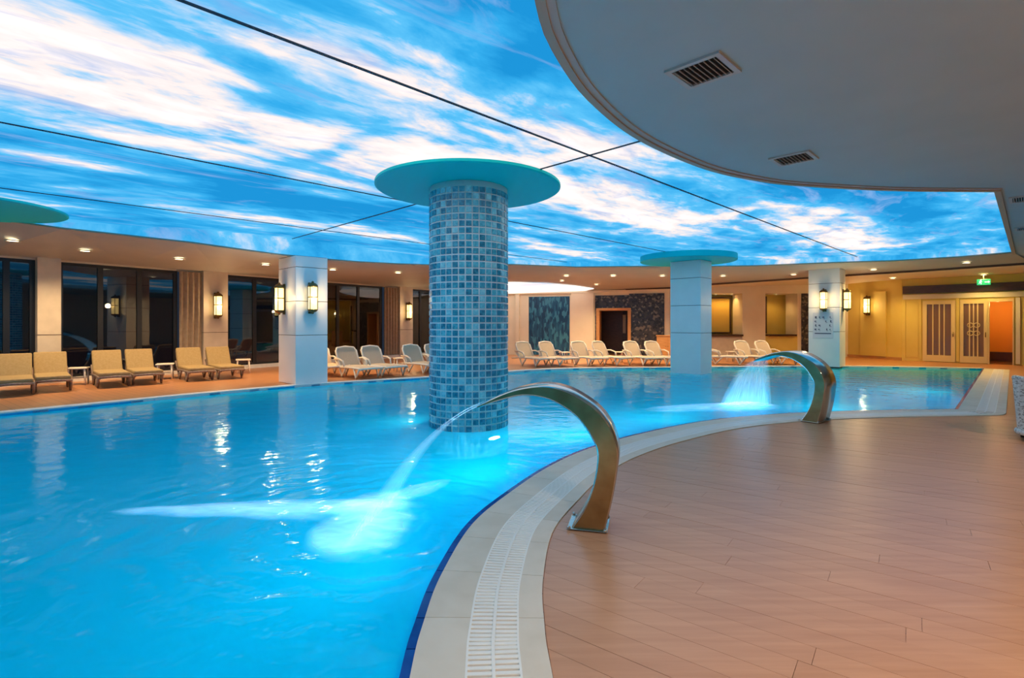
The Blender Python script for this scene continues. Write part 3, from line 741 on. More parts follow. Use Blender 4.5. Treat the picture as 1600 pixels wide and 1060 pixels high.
slab(MB(), dw(1543.5), dw(1584.5), 2.28, 2.38, 0.3, lift=0.06).build('lintel', M['door_cream'], d4)
c0, c1 = dw(1535), dw(1600)
M['lobby'] = mat('orange_lobby_wall', (0.78, 0.40, 0.07), 0.6)
slab(slab(slab(MB(), c0+nk*2.5, c1+nk*2.5, 0, 2.6, 0.1), c0+nk*0.3, c0+nk*2.5, 0, 2.6, 0.1), c1+nk*2.5, c1+nk*0.3, 0, 2.6, 0.1).build('lobby_wall', M['lobby'], d4)
MB().prism([c0+nk*0.3, c1+nk*0.3, c1+nk*2.5, c0+nk*2.5], 2.55, 2.6).build('lobby_ceiling', M['door_cream'], d4)
MB().prism([c0+nk*0.0, c1+nk*0.0, c1+nk*2.5, c0+nk*2.5], -0.02, 0.006).build('lobby_floor', M['walnut'], d4)
slab(MB(), c0+nk*2.45, c1+nk*2.45, 0, 0.35, 0.05, lift=0.0).build('lobby_baseboard', M['walnut'], d4)
# walls the photograph has no view of, closing the room
struct(slab(MB(), K4, RW, 0, WT, 0.2).build('wall_right', M['cream']), 'plain cream wall closing the deck side', 'wall')
struct(slab(MB(), RW, LW0+Vector((8, -9)), 0, WT, 0.2).build('wall_rear', M['cream']), 'plain cream wall behind the deck', 'wall')
struct(slab(MB(), LW0+Vector((8, -9)), LW0, 0, WT, 0.2).build('wall_side', M['cream']), 'plain cream wall closing the pool end', 'wall')

# ------------------------------------------------------------------ square pillars
def pillar(corner, s, t, label, ztop, cols=3):
    """nearest corner in plan; s along u, t along v"""
    r = tag(empty('square_pillar', (corner.x, corner.y, 0)), label, 'pillar', 'white square pillars', 'thing')
    c = UVp(s/2, t/2)
    MB().box((c.x, c.y, (ztop-0.6)/2), (s-0.03, t-0.03, ztop+0.6), math.pi/4).build('core', M['gap'], r)
    zs = [-0.6 if cols == 4 else 0.0, 1.20, 2.03, 2.86, ztop]
    for a, b in zip(zs[:-1], zs[1:]):
        MB().bbox((c.x, c.y, (a+b)/2), (s, t, b-a-0.012), 0.008, math.pi/4).build('cladding_panel', M['pillar'], r)
    return r
pl1 = pillar(FP(462, 602.5), 0.80, 1.05, 'white square pillar with two lamps at the pool edge by the dark windows', 3.135)
pl2 = pillar(FP(1095, 584), 0.74, 0.98, 'white square pillar standing in the water under a teal ceiling disc', 3.39, 4)
pl3 = pillar(FP(1312, 574.5), 0.75, 0.95, 'white square pillar with lamps and a notice sign by the lobby', 3.5)

# ------------------------------------------------------------------ mosaic columns and ceiling discs
def ceiling_disc(cx, cy, r, label, z=3.515):
    mb = MB().lathe([(0.0, 0), (r-0.03, 0), (r, 0.015), (r, 3.565-z), (0.0, 3.565-z)], 72, (0, 0, 0), 0, False)
    o = mb.build('ceiling_disc', M['disc']); o.location = (cx, cy, z)
    return tag(o, label, 'ceiling disc', 'teal ceiling discs')
CX, CY, CR = -0.655, 7.88, 0.585
ceiling_disc(CX, CY, 1.385, 'round teal disc on the ceiling above the blue mosaic column')
c2 = UVp(0.37, 0.49)+FP(1095, 584)
ceiling_disc(c2.x-0.1, c2.y, 1.42, 'round teal disc on the ceiling above the far white pillar', 3.39)
ceiling_disc(-9.62, 9.15, 1.385, 'round teal disc on the ceiling cut by the edge of the view beside the windows')
def mosaic_column(cx, cy, label, singles):
    r = tag(empty('mosaic_column', (cx, cy, -1.4)), label, 'column', None, 'thing')
    core = MB().lathe([(CR, 0), (CR, 4.912)], 96).build('column_core', M['grout'], r)
    nt_, pit = 38, 2*math.pi*CR/38; rows = int(4.912/pit)
    def tile_mb(mb, q, z, mi, seg=2):
        h = (pit-0.020)/2; da = h/CR; vs = []; fs = []
        for k in range(seg+1):
            a = q-da+2*da*k/seg
            for rad, zz in ((CR-0.002, -h), (CR-0.002, h), (CR+0.011, -h+0.002), (CR+0.011, h-0.002)):
                vs.append((rad*math.cos(a), rad*math.sin(a), z+zz))
        for k in range(seg):
            A, B = 4*k, 4*k+4
            fs += [(A+2, B+2, B+3, A+3), (A+3, B+3, B+1, A+1), (A, B, B+2, A+2)]
        fs += [(0, 2, 3, 1), (4*seg, 4*seg+1, 4*seg+3, 4*seg+2)]
        mb.add(vs, fs, mi)
    protos = [MB() for _ in TILES]
    for k, p in enumerate(protos): tile_mb(p, 0.0, 0.0, 0)
    protos = [p.mesh('tile', TILES[k]) for k, p in enumerate(protos)]
    allt = []; rnd = random.Random(11)
    for j in range(rows):
        for k in range(nt_):
            q = 2*math.pi*(k+0.5*(j % 1))/nt_; z = (j+0.5)*pit
            wx, wy, wz = cx+CR*math.cos(q), cy+CR*math.sin(q), z-1.4
            d = math.sqrt(wx*wx+wy*wy+(wz-EYE)**2)
            face = -(math.cos(q)*wx+math.sin(q)*wy)/d
            hgt = wz
            wts = [0.42, 0.32, 0.18, 0.08] if hgt < 1.7 else [0.30, 0.30, 0.25, 0.15]
            mi = rnd.choices(range(4), wts)[0]
            allt.append((face/(d*d) if wz > 0.0 else -1, q, z, mi))
    allt.sort(key=lambda t: -t[0]); mb = MB()
    for i, (f, q, z, mi) in enumerate(allt):
        if i < singles and f > 0:
            o = link('tile', protos[mi], r, (0, 0, z), q)
        else: tile_mb(mb, q, z, mi)
    o = mb.build('tile_field', TILES, r); o['kind'] = 'stuff'
    return r
mosaic_column(CX, CY, 'thick round column clad in blue mosaic tiles standing in the pool', 300)

# ------------------------------------------------------------------ water spouts
JOUT = [(-0.182, 0.0), (-0.235, 0.215), (-0.266, 0.398), (-0.28, 0.578), (-0.235, 0.733), (-0.151, 0.851), (-0.047, 0.929), (0.091, 0.998), (0.255, 1.029), (0.447, 1.0), (0.619, 0.937), (0.769, 0.859)]
JIN = [(0.059, 0.0), (-0.038, 0.152), (-0.106, 0.34), (-0.133, 0.546), (-0.092, 0.658), (-0.001, 0.79), (0.114, 0.877), (0.255, 0.936), (0.423, 0.949), (0.594, 0.905), (0.769, 0.840)]
def spout(base, a, width, label, group, sc=1.0, sway=0.0):
    a = Vector(a).normalized(); nv = Vector((a.y, -a.x))
    if nv.y < 0: nv = -nv                    # away from the camera
    r = tag(empty('water_spout', (base[0], base[1], 0.012)), label, 'water spout', group)
    O = resample(catmull(JOUT, 0.02), 0.045); I = catmull(JIN, 0.02)
    O = [O[0]]+O[1:]+[Vector(JOUT[-1])]
    def arcpos(P):
        L = [0]
        for x, y in zip(P[:-1], P[1:]): L.append(L[-1]+(y-x).length)
        return [l/L[-1] for l in L]
    tO = arcpos(O); tI = arcpos(I); I2 = []
    for t in tO:
        k = next((i for i in range(len(tI)-1) if tI[i+1] >= t), len(tI)-2)
        f = (t-tI[k])/max(1e-9, tI[k+1]-tI[k]); I2.append(I[k].lerp(I[k+1], f))
    n = len(O); vs = []
    def P3(p, w):
        q = a*p.x*sc+nv*w; return (q.x, q.y, p.y*sc)
    B = 0.012
    sect = []
    for i in range(n):
        o_, i_ = O[i], I2[i]; th = (o_-i_).normalized()*min(B, (o_-i_).length*0.3)
        w0, w1 = -0.0, width*(1+0.35*max(0, (i/n-0.45)))
        sect.append([P3(o_, w0+B), P3(o_, w1-B), P3(o_-th, w1), P3(i_+th, w1), P3(i_, w1-B), P3(i_, w0+B), P3(i_+th, w0), P3(o_-th, w0)])
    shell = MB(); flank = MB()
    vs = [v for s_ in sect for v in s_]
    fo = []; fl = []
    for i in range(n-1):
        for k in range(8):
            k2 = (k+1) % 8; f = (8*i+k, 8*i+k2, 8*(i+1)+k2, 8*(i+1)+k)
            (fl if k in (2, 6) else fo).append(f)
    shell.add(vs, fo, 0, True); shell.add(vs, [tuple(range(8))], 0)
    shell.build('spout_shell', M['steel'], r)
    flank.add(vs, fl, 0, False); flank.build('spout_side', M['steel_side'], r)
    e = sect[-1]; MB().add(e, [tuple(range(8))[::-1]], 0).build('spout_mouth', M['vent_dark'], r)
    c = a*(-0.06*sc)+nv*(width/2)
    ang = math.atan2(a.y, a.x)
    MB().bbox((c.x, c.y, 0.006), (0.29*sc, width+0.04, 0.008), 0.004, ang).build('base_plate', M['steel'], r)
    for sx in (-0.13, 0.13):
        for sy in (-0.012, 0.012):
            q = c+a*(sx*sc)+nv*(sy+math.copysign(width/2, sy)); MB().lathe([(0.014, 0.012), (0.014, 0.02), (0.008, 0.026), (0.0, 0.026)], 8, (q.x, q.y, 0)).build('bolt', M['steel'], r)
    tip = Vector(base)+a*(0.769*sc); return r, tip, nv, a
A1 = Vector((-0.97, 0.25)); A2 = Vector((-0.62, 0.785))
s1, tip1, nv1, a1 = spout((0.48, 3.74), A1, 0.26, 'curved stainless water spout on the deck beside the tan coping', 'curved stainless pool spouts')
base2 = FP(1257, 660); s2, tip2, nv2, a2_ = spout((base2.x, base2.y), A2, 0.42, 'curved stainless water spout farther along the pool edge by the lobby', 'curved stainless pool spouts', 1.02)

def attr_mesh(name, vs, fs, dens, flow, m, parent=None):
    me = bpy.data.meshes.new(name); me.from_pydata([tuple(v) for v in vs], [], fs); me.materials.append(m)
    a = me.attributes.new('whiteness', 'FLOAT', 'POINT'); a.data.foreach_set('value', dens)
    b = me.attributes.new('flow', 'FLOAT_VECTOR', 'POINT'); b.data.foreach_set('vector', [x for f in flow for x in f])
    for p in me.polygons: p.use_smooth = True
    me.update(); return link(name, me, parent)
def sheet(t0, t1, h0, i0, i1, label, dens0=0.55):
    """falling water: mouth edge t0-t1 at height h0 lands on the line i0-i1"""
    nu, nw = 28, 20; vs = []; dn = []; fl = []; fs = []
    for side in (0, 1):
        for i in range(nu+1):
            t = i/nu
            for j in range(nw+1):
                w = j/nw; A = t0.lerp(t1, w); B = i0.lerp(i1, w); p = A.lerp(B, t)
                z = h0+(-0.035-h0)*(0.30*t+0.70*t*t)
                ripple = 0.006*math.sin(w*31+t*3)
                nrm = (B-A).normalized()
                vs.append((p.x+nrm.x*(ripple+0.014*side), p.y+nrm.y*(ripple+0.014*side), z+0.010*side))
                edge = min(1, min(w, 1-w)*7)
                dn.append(dens0*(0.35+0.65*edge)*(0.75+0.6*t*t)); fl.append((t*2, w*1.5, 0))
    n = (nu+1)*(nw+1)
    for i in range(nu):
        for j in range(nw):
            a = i*(nw+1)+j; fs.append((a, a+1, a+nw+2, a+nw+1)); fs.append((n+a, n+a+nw+1, n+a+nw+2, n+a+1))
    o = attr_mesh('falling_water', vs, fs, dn, fl, M['sheet'])
    return tag(o, label, 'water', None, 'stuff')
sheet(tip1, tip1+nv1*0.30, 0.862, Vector((-1.14, 3.42)), Vector((-1.0, 4.62)), 'thin sheet of water falling from the near steel spout', 0.5)
sheet(tip2, tip2+nv2*0.48, 0.88, FP(1125, 632).xy, FP(1205, 629).xy, 'thin sheet of water falling from the far steel spout', 0.8)
def foam(c, la, lb, ang, hgt, label, peak, ax=0.0, seed=0):
    """low mound of white water, elongated along ang, densest near its head"""
    rnd = random.Random(seed); nu, nw = 90, 40; vs = []; dn = []; fl = []; fs = []
    ca, sa = math.cos(ang), math.sin(ang)
    ph = [rnd.uniform(0, 6) for _ in range(6)]
    for i in range(nu+1):
        x = -1+2*i/nu
        for j in range(nw+1):
            y = -1+2*j/nw
            wd = lb*(1+ax*x)
            X, Y = la*x, wd*y
            r = min(1.0, math.sqrt(x*x+y*y)); k = max(0.0, 1-r*r)
            bump = 0.5+0.5*math.sin(9*x+ph[0]+2*math.sin(5*y+ph[1]))*math.sin(8*y+ph[2])
            vs.append((c[0]+X*ca-Y*sa, c[1]+X*sa+Y*ca, -0.033+hgt*k*(0.4+0.6*bump)))
            nz = mnoise.fractal(Vector((X*1.3+seed*7, Y*3.5, seed)), 1.0, 2.0, 4)
            kk = max(0.0, min(1.0, k*1.15+nz*0.75*(1-k*0.6)-0.12)) if k > 0 else 0.0
            dn.append(peak*kk*min(1.0, k*3)**1.5); fl.append((X, Y, 0))
    for i in range(nu):
        for j in range(nw):
            a = i*(nw+1)+j; fs.append((a, a+nw+1, a+nw+2, a+1))
    o = attr_mesh('foam', vs, fs, dn, fl, M['foam']); return tag(o, label, 'foam', None, 'stuff')
foam((-1.14, 4.02), 0.42, 0.80, math.radians(6), 0.05, 'white foam where the near spout water lands', 1.05, 0.15, 1)
foam((-2.05, 4.27), 1.4, 0.26, math.radians(2), 0.03, 'long white foam streak drifting across the pool', 1.0, 0.5, 2)
foam((-0.83, 4.78), 0.45, 0.17, math.radians(50), 0.03, 'small foam patch behind the near water sheet', 0.55, 0, 3)
foam(FP(1115, 635).xy, 1.5, 0.55, math.radians(8), 0.04, 'white foam spreading under the far spout', 0.75, 0.2, 4)
foam(FP(1165, 630).xy, 0.6, 0.35, math.radians(8), 0.05, 'bright foam where the far spout water lands', 0.95, 0, 5)

# ------------------------------------------------------------------ lamps
def make_wall_lamp():
    r = empty('wall_lamp')
    MB().bbox((0, 0.02, 0), (0.13, 0.03, 0.80), 0.01).build('back_plate', M['brass'], r)
    MB().lathe([(0.125, -0.02), (0.13, 0.0), (0.12, 0.035), (0.075, 0.075), (0.03, 0.09), (0.03, 0.12), (0.0, 0.135)], 18, (0, 0.14, 0.30)).build('top_cap', M['brass'], r)
    MB().lathe([(0.0, -0.115), (0.028, -0.10), (0.03, -0.075), (0.08, -0.055), (0.12, -0.02), (0.125, 0.01)], 18, (0, 0.14, -0.30)).build('bottom_cap', M['brass'], r)
    MB().lathe([(0.105, -0.285), (0.105, 0.285)], 18, (0, 0.14, 0)).build('glass', M['lamp_glass'], r)
    for q in (0.6, 2.5, 4.2, 5.3):
        x, y = 0.117*math.cos(q), 0.14+0.117*math.sin(q)
        MB().tube([(x, y, -0.30), (x, y, 0.30)], 0.010, 6).build('cage_bar', M['brass'], r)
    MB().lathe([(0.118, -0.012), (0.122, 0.0), (0.118, 0.012)], 18, (0, 0.14, 0.02)).build('cage_ring', M['brass'], r)
    return r
lamp0 = make_wall_lamp(); used = [0]
def wall_lamp(p, nrm, z, label, sc=1.0):
    o = lamp0 if not used[0] else copy_tree(lamp0); used[0] = 1
    o.location = (p.x, p.y, z); o.rotation_euler = (0, 0, math.atan2(nrm.y, nrm.x)-math.pi/2); o.scale = (sc, sc, sc)
    tag(o, label, 'wall lamp', 'brass cage wall lamps')
    ld = bpy.data.lights.new('lamp_light', 'POINT'); ld.energy = 14; ld.color = WARM; ld.shadow_soft_size = 0.08
    lo = link('lamp_light', ld); q = p+nrm*0.36; lo.location = (q.x, q.y, z); 
    return o
u_, v_ = Vector((R2, R2)), Vector((-R2, R2))
p1 = FP(462, 602.5).xy; p3 = FP(1312, 574.5).xy
wall_lamp(p1+v_*0.66, -u_, ZAT(468, 13.0), 'lit brass cage wall lamp on the shaded face of the window side pillar', 0.95)
wall_lamp(p1+u_*0.36, -v_, ZAT(466, 12.7), 'lit brass cage wall lamp on the pale face of the window side pillar', 0.95)
q = lwp(333); wall_lamp(q+LN*0.16, LN, ZAT(478, q.y), 'lit brass cage wall lamp on the beige pier between windows')
q = lwp(632); wall_lamp(q+LN*0.16, LN, ZAT(487, q.y), 'lit brass cage wall lamp on the far pier by the mosaic column')
wall_lamp(p3+v_*0.45, -u_, ZAT(470, 18.0), 'lit brass cage wall lamp above the notice sign on the pillar', 0.95)
wall_lamp(p3+u_*0.40, -v_, ZAT(470, 18.0), 'lit brass cage wall lamp on the narrow lobby side of the pillar', 0.95)
q = ew(1360); en = Vector((ED.y, -ED.x)); wall_lamp(q+en*0.08, en, ZAT(478, q.y), 'lit brass cage wall lamp on the angled ochre lobby wall')

def make_downlight():
    r = empty('downlight')
    MB().lathe([(0.085, 0.0), (0.088, -0.012), (0.12, -0.008), (0.122, 0.004), (0.085, 0.004)], 20).build('ring', M['ring'], r)
    MB().lathe([(0.0, -0.006), (0.084, -0.006), (0.084, 0.004)], 20).build('lens', M['downlight'], r)
    return r
dl0 = make_downlight(); dused = [0]
def downlight(p, label, sc=1.0, watts=None, col=WARM):
    o = dl0 if not dused[0] else copy_tree(dl0); dused[0] = 1
    o.location = p-Vector((0, 0, 0.03)); o.scale = (sc, sc, sc); tag(o, label, 'downlight', 'round ceiling downlights')
    ld = bpy.data.lights.new('downlight_beam', 'SPOT'); ld.energy = DOWN_W if watts is None else watts; ld.color = col; ld.spot_size = math.radians(140); ld.spot_blend = 0.7; ld.shadow_soft_size = 0.08
    lo = link('downlight_beam', ld); lo.location = p-Vector((0, 0, 0.06))
def soffit_z(px, py):
    """height of the soffit above image point: ray cast in the built soffit meshes"""
    dep = bpy.context.evaluated_depsgraph_get(); d = Vector(((px-800)/FPX, 1, (HZN-py)/FPX))
    best = None; o = Vector((0, 0, EYE))
    for ob in [soff]+list(soff.children):
        if ob.name.startswith(('edge_bead', 'shadow_gap', 'sky_panel')): continue
        ok, loc, nr, idx = ob.ray_cast(o, d)
        if ok and (best is None or (loc-o).length < (best-o).length): best = loc
    return best
bpy.context.view_layer.update()
DLS = [(20, 374, 'near the first window', 1), (133, 390, 'above the wide dark window', 1), (280, 403, 'above the curtain by the beige pier', 1), (415, 412, 'beside the window side pillar', 1), (520, 420, 'just past the window side pillar', 1), (622, 425, 'above the far pier by the mosaic column', 1),
       (885, 430, 'above the blue mosaic wall panel', 1), (958, 430, 'in front of the orange portal', 1), (1035, 430, 'beside the far white pillar', 1), (878, 438, 'above the small cloud panel', .8), (932, 444, 'at the tip of the small cloud panel', .8),
       (1130, 430, 'above the bar niche', 1), (1240, 428, 'between bar niche and notice pillar', 1), (1365, 420, 'over the pool end by the lobby', 1), (1395, 434, 'above the angled ochre wall', .9), (1408, 441, 'at the corner of the lobby door wall', .8), (1510, 409, 'on the soffit by the side vents', 1), (1537, 428, 'above the green exit sign', 1)]
for px, py, wh, sc in DLS:
    h = soffit_z(px, py)
    if h is None: print('no soffit at', px, py); continue
    lob = px > 1300
    downlight(h, 'small round lit ceiling downlight '+wh, sc*1.15, DOWN_W*(0.95 if lob else 1.35), (1.0, 0.68, 0.20) if lob else WARM)
# unseen downlights added to the round soffit to light deck and coping
for k, (x, y) in enumerate(((1.6, 0.4), (4.2, 1.0), (6.8, 3.8), (2.6, -2.0))):
    downlight(Vector((x, y, ZI)), 'small round added fill downlight in the round soffit '+['behind the viewer beside the coping', 'behind the viewer over the deck', 'over the deck side', 'farthest behind the viewer'][k], 1.0, DOWN_W*1.6, (1.0, 0.80, 0.58))
# lobby lamp and bar niche lamp
q = (dw(1556)+nk*1.2); ml = tag(empty('ceiling_lamp', (q.x, q.y, 2.55)), 'glowing amber ceiling lamp inside the open lobby doorway', 'ceiling lamp')
MB().lathe([(0.0, -0.16), (0.22, -0.15), (0.34, -0.10), (0.36, -0.04), (0.30, -0.02)], 24).build('shade', M['amber_lamp'], ml); MB().lathe([(0.10, -0.03), (0.10, 0.0)], 16).build('mount', M['brass'], ml)
ld = bpy.data.lights.new('lobby_light', 'POINT'); ld.energy = 16; ld.color = (1, 0.6, 0.2); lo = link('lobby_light', ld); lo.location = (q.x, q.y, 2.2)
for k, (px, wh) in enumerate(((1128, 'first of the row above the amber bar panel'), (1142, 'second of the row above the amber bar panel'), (1153, 'third of the row above the amber bar panel'))):
    q = cw(px)+nc*0.6; h = Vector((q.x, q.y, 2.80)); downlight(h, 'tiny lit downlight, '+wh, 0.6, 14, (1, 0.62, 0.2))
q = cw(1225)+nc*0.6; downlight(Vector((q.x, q.y, 2.80)), 'tiny lit downlight in the niche with the tall dark picture', 0.6, 22, (1, 0.62, 0.2))

# ------------------------------------------------------------------ underwater lamps
def pool_lamp(p, nrm, z, label, watts):
    r = tag(empty('pool_lamp', (p.x, p.y, z), math.atan2(nrm.y, nrm.x)), label, 'pool lamp', 'underwater pool lamps')
    T = Matrix.Rotation(math.pi/2, 4, 'Y')
    a = MB().lathe([(0.0, 0.02), (0.10, 0.02), (0.10, 0.0)], 20); a.v = [tuple(T @ Vector(v)) for v in a.v]; a.build('lens', M['pool_lens'], r)
    b = MB().lathe([(0.10, 0.0), (0.102, 0.028), (0.14, 0.024), (0.145, 0.0)], 20); b.v = [tuple(T @ Vector(v)) for v in b.v]; b.build('bezel', M['steel'], r)
    ld = bpy.data.lights.new('pool_light', 'AREA'); ld.shape = 'DISK'; ld.size = 0.19; ld.energy = watts; ld.color = (0.5, 0.95, 1.0)
    lo = link('pool_light', ld); q = p+nrm*0.035; lo.location = (q.x, q.y, z); lo.rotation_euler = Vector((nrm.x, nrm.y, -0.12)).to_track_quat('-Z', 'Y').to_euler()
for k, (ii, wh) in enumerate(((40, 'rear of the curve'), (75, 'near end'), (110, 'beside the near spout'), (150, 'past the near spout'), (190, 'along the curved coping'), (230, 'before the far spout'), (265, 'below the far spout'), (330, 'side edge'), (430, 'lobby end'))):
    p = ring_path[min(ii, NR-1)]; pool_lamp(p-rn[ii]*0.06, -rn[ii], -0.8, 'round underwater lamp in the basin wall, '+wh, POOL_W*(0.02 if ii < 120 else 0.4 if ii < 160 else 1.0))
nv = Vector((math.cos(math.radians(-50)), math.sin(math.radians(-50)))); pool_lamp(Vector((CX, CY))+nv*(CR+0.012), nv, -0.45, 'round underwater lamp on the mosaic column facing the deck', 10.0)
nv = Vector((math.cos(math.radians(168)), math.sin(math.radians(168)))); pool_lamp(Vector((CX, CY))+nv*(CR+0.012), nv, -0.5, 'round added underwater lamp on the mosaic column facing the windows', 35.0)  # hidden-side lamp added to brighten the far left water
for k, (x, y) in enumerate(((-9, -3.8), (-14, -2), (-13.5, 2.6))):  # out-of-view lamps added to brighten the left part of the pool
    pool_lamp(Vector((x, y)), Vector((0.6, 0.8)), -0.9, 'round added underwater lamp in the %s basin' % ['rear', 'outer', 'window side'][k], POOL_W*(1.2, 1.6, 2.4)[k])

# ------------------------------------------------------------------ ceiling vents, exit sign, notice
def vent(c, su, sv, nsl, label, along_u=True):
    r = tag(empty('air_vent', (c.x, c.y, c.z), math.pi/4), label, 'air vent', 'ceiling air vents')
    f = 0.04
    fr = MB(); fr.box((0, sv/2-f/2, -0.008), (su, f, 0.02)); fr.box((0, -sv/2+f/2, -0.008), (su, f, 0.02)); fr.box((su/2-f/2, 0, -0.008), (f, sv-2*f, 0.02)); fr.box((-su/2+f/2, 0, -0.008), (f, sv-2*f, 0.02))
    fr.build('frame', M['vent'], r)
    MB().box((0, 0, -0.001), (su-2*f, sv-2*f, 0.004)).build('duct', M['vent_dark'], r)
    w = sv-2*f
    me = MB().box((0, 0, 0), (su-2*f, 0.004, 0.026), 0, Matrix.Rotation(math.radians(-28), 4, 'X')).mesh('louvre', M['vent'])
    for k in range(nsl): link('louvre', me, r, (0, -w/2+w*(k+0.5)/nsl, -0.014))
vent(FP(1098, 110, ZI), 0.40, 0.42, 9, 'square louvred air vent in the round soffit close to the pool spout')
vent(FP(1240, 247, ZI), 0.40, 0.42, 9, 'square louvred air vent in the round soffit near its sky edge')
vent(FP(1592, 311, ZI), 0.5, 0.22, 5, 'small slotted air vent on the side soffit beside the sky ceiling')
vent(FP(1597, 357, ZI), 0.5, 0.22, 5, 'small slotted air vent farther back on the side soffit')
q = AT(1537, 18.4); q.z = ZAT(441, 18.4)
ex = tag(empty('exit_sign', (q.x, q.y, q.z), math.atan2(DD.y, DD.x)), 'green lit exit sign hanging before the dark beam', 'exit sign')
MB().bbox((0, 0, 0), (0.36, 0.05, 0.20), 0.008).build('box', M['exit_green'], ex)
MB().tube([(0.0, 0, 0.10), (0.0, 0, 0.38)], 0.010, 6).build('rod', M['ring'], ex)
mk = MB(); mk.box((0.075, -0.027, 0.0), (0.09, 0.004, 0.025)); mk.add([(0.12, -0.029, 0.045), (0.12, -0.029, -0.045), (0.165, -0.029, 0.0)], [(0, 1, 2)]); mk.build('arrow', M['exit_white'], ex)
mk = MB().lathe([(0.0, -0.002), (0.018, -0.002), (0.018, 0.002)], 10); mk.v = [(-0.075+x, -0.029+z, 0.062+y) for x, y, z in mk.v]
for a, b in (((-0.08, 0.04), (-0.09, -0.01)), ((-0.09, -0.01), (-0.06, -0.04)), ((-0.06, -0.04), (-0.075, -0.075)), ((-0.09, -0.01), (-0.13, -0.05)), ((-0.08, 0.035), (-0.045, 0.01)), ((-0.08, 0.035), (-0.12, 0.01))):
    mk.tube([(a[0], -0.028, a[1]), (b[0], -0.028, b[1])], 0.009, 5)
mk.build('running_figure', M['exit_white'], ex)
# notice on the lobby-side pillar's face
nb_ = tag(empty('notice_sign', tuple(p3+v_*0.50-u_*0.006)+(1.5,), math.atan2(v_.y, v_.x)+math.pi), 'pale notice sign with small dark marks under the pillar lamp', 'sign')
MB().bbox((0, 0, -0.08), (0.62, 0.012, 0.88), 0.004).build('board', M['sign'], nb_)
rs = random.Random(5)
for zz in (0.20, 0.06, -0.08, -0.22):
    for k in range(5):
        x = -0.22+0.11*k+rs.uniform(-0.02, 0.02); mbk = MB()
        if rs.random() < 0.25: continue
        mbk.box((x, -0.008, zz), (rs.uniform(0.03, 0.06), 0.004, rs.uniform(0.03, 0.07)), 0); mbk.box((x+0.02, -0.008, zz-0.045), (0.05, 0.004, 0.012)); mbk.build('mark', M['sign_ink'], nb_)
MB().box((0, -0.008, -0.36), (0.50, 0.004, 0.035)).build('mark', M['sign_ink'], nb_)

# ------------------------------------------------------------------ loungers
def make_lounger(cush):
    """x towards the foot end, origin on the floor under the middle"""
    r = empty('sun_lounger'); W = 0.29 if cush else 0.33; fm = M['white_plastic'] if not cush else M['brown_wicker']; zs = 0.26 if cush else 0.29
    hx, ang = -0.30, math.radians(60); bl = 0.60 if not cush else 0.57
    top = Vector((hx-bl*math.cos(ang), 0, zs+bl*math.sin(ang)))
    for s in (-1, 1):
        MB().tube([(hx-0.45, s*W, zs-0.05), (hx, s*W, zs-0.02), (0.3, s*W, zs), (0.88, s*W, zs), (0.95, s*W*0.96, zs-0.03)], 0.028, 8).build('side_rail', fm, r)
        # V-shaped legs
        MB().tube([(hx-0.22, s*W, zs+0.20), (hx+0.05, s*W, zs-0.05), (hx+0.20, s*W, 0.022), (hx+0.42, s*W, zs-0.02)], 0.026, 8).build('leg', fm, r)
        MB().tube([(0.58, s*W, zs-0.02), (0.70, s*W, 0.022), (0.86, s*W, zs-0.02)], 0.026, 8).build('leg', fm, r)
        if not cush: MB().tube([(hx-0.22, s*(W+0.02), zs+0.20), (hx+0.05, s*(W+0.03), zs+0.215), (hx+0.28, s*(W+0.02), zs+0.16), (hx+0.34, s*W, zs)], 0.024, 8).build('armrest', fm, r)
    MB().tube([(0.93, -W, zs-0.01), (0.955, 0, zs), (0.93, W, zs-0.01)], 0.028, 8).build('foot_rail', fm, r)
    Mb = Matrix.Rotation(-ang+math.pi, 4, 'Y') if False else Matrix.Rotation(ang, 4, 'Y')
    mid = (Vector((hx, 0, zs))+top)/2
    if cush:
        MB().bbox((0.31, 0, zs+0.05), (1.26, 0.59, 0.09), 0.03).build('seat_cushion', M['cushion'], r)
        bk = MB().bbox(mid+Vector((0.04, 0, 0.04)), (bl+0.04, 0.59, 0.09), 0.03, 0, Mb).build('back_cushion', M['cushion'], r)
        MB().bbox(mid-Vector((0.04, 0, 0.02)), (bl, 0.57, 0.03), 0.01, 0, Mb).build('backrest', fm, r)
    else:
        MB().bbox((0.31, 0, zs+0.01), (1.18, 2*W-0.05, 0.016), 0.005).build('seat_sling', M['sling'], r)
        ax = Vector((-math.cos(ang), 0, math.sin(ang))); b0 = Vector((hx, 0, zs))
        pts = [b0+Vector((0, -W*0.93, 0)), b0+ax*bl*0.8+Vector((0, -W*0.93, 0)), b0+ax*bl*0.96+Vector((0, -W*0.75, 0)), b0+ax*bl+Vector((0, 0, 0.01)), b0+ax*bl*0.96+Vector((0, W*0.75, 0)), b0+ax*bl*0.8+Vector((0, W*0.93, 0)), b0+Vector((0, W*0.93, 0))]
        bf = MB().tube(pts, 0.03, 8).build('backrest_frame', fm, r)
        MB().bbox(mid, (bl-0.03, 2*W*0.9, 0.016), 0.005, 0, Mb).build('backrest_sling', M['sling'], r)
    return r
protoA, protoB = make_lounger(True), make_lounger(False); lu = {}
def lounger(px, py, head, label, cush, group, Y=None):
    """px, py: floor point under the rear legs; head: compass of the foot end in degrees (0 = +x)"""
    base = FP(px, py); h = math.radians(head)
    pr = protoA if cush else protoB
    o = copy_tree(pr) if cush in lu else pr; lu[cush] = 1
    off_ = Vector((math.cos(h), math.sin(h), 0))*0.10
    o.location = base+off_; o.rotation_euler = (0, 0, h); tag(o, label, 'sun lounger', group); return o
G1 = 'beige cushioned loungers along the dark windows'
nth = ['sixth', 'fifth', 'fourth', 'third', 'second', 'first']
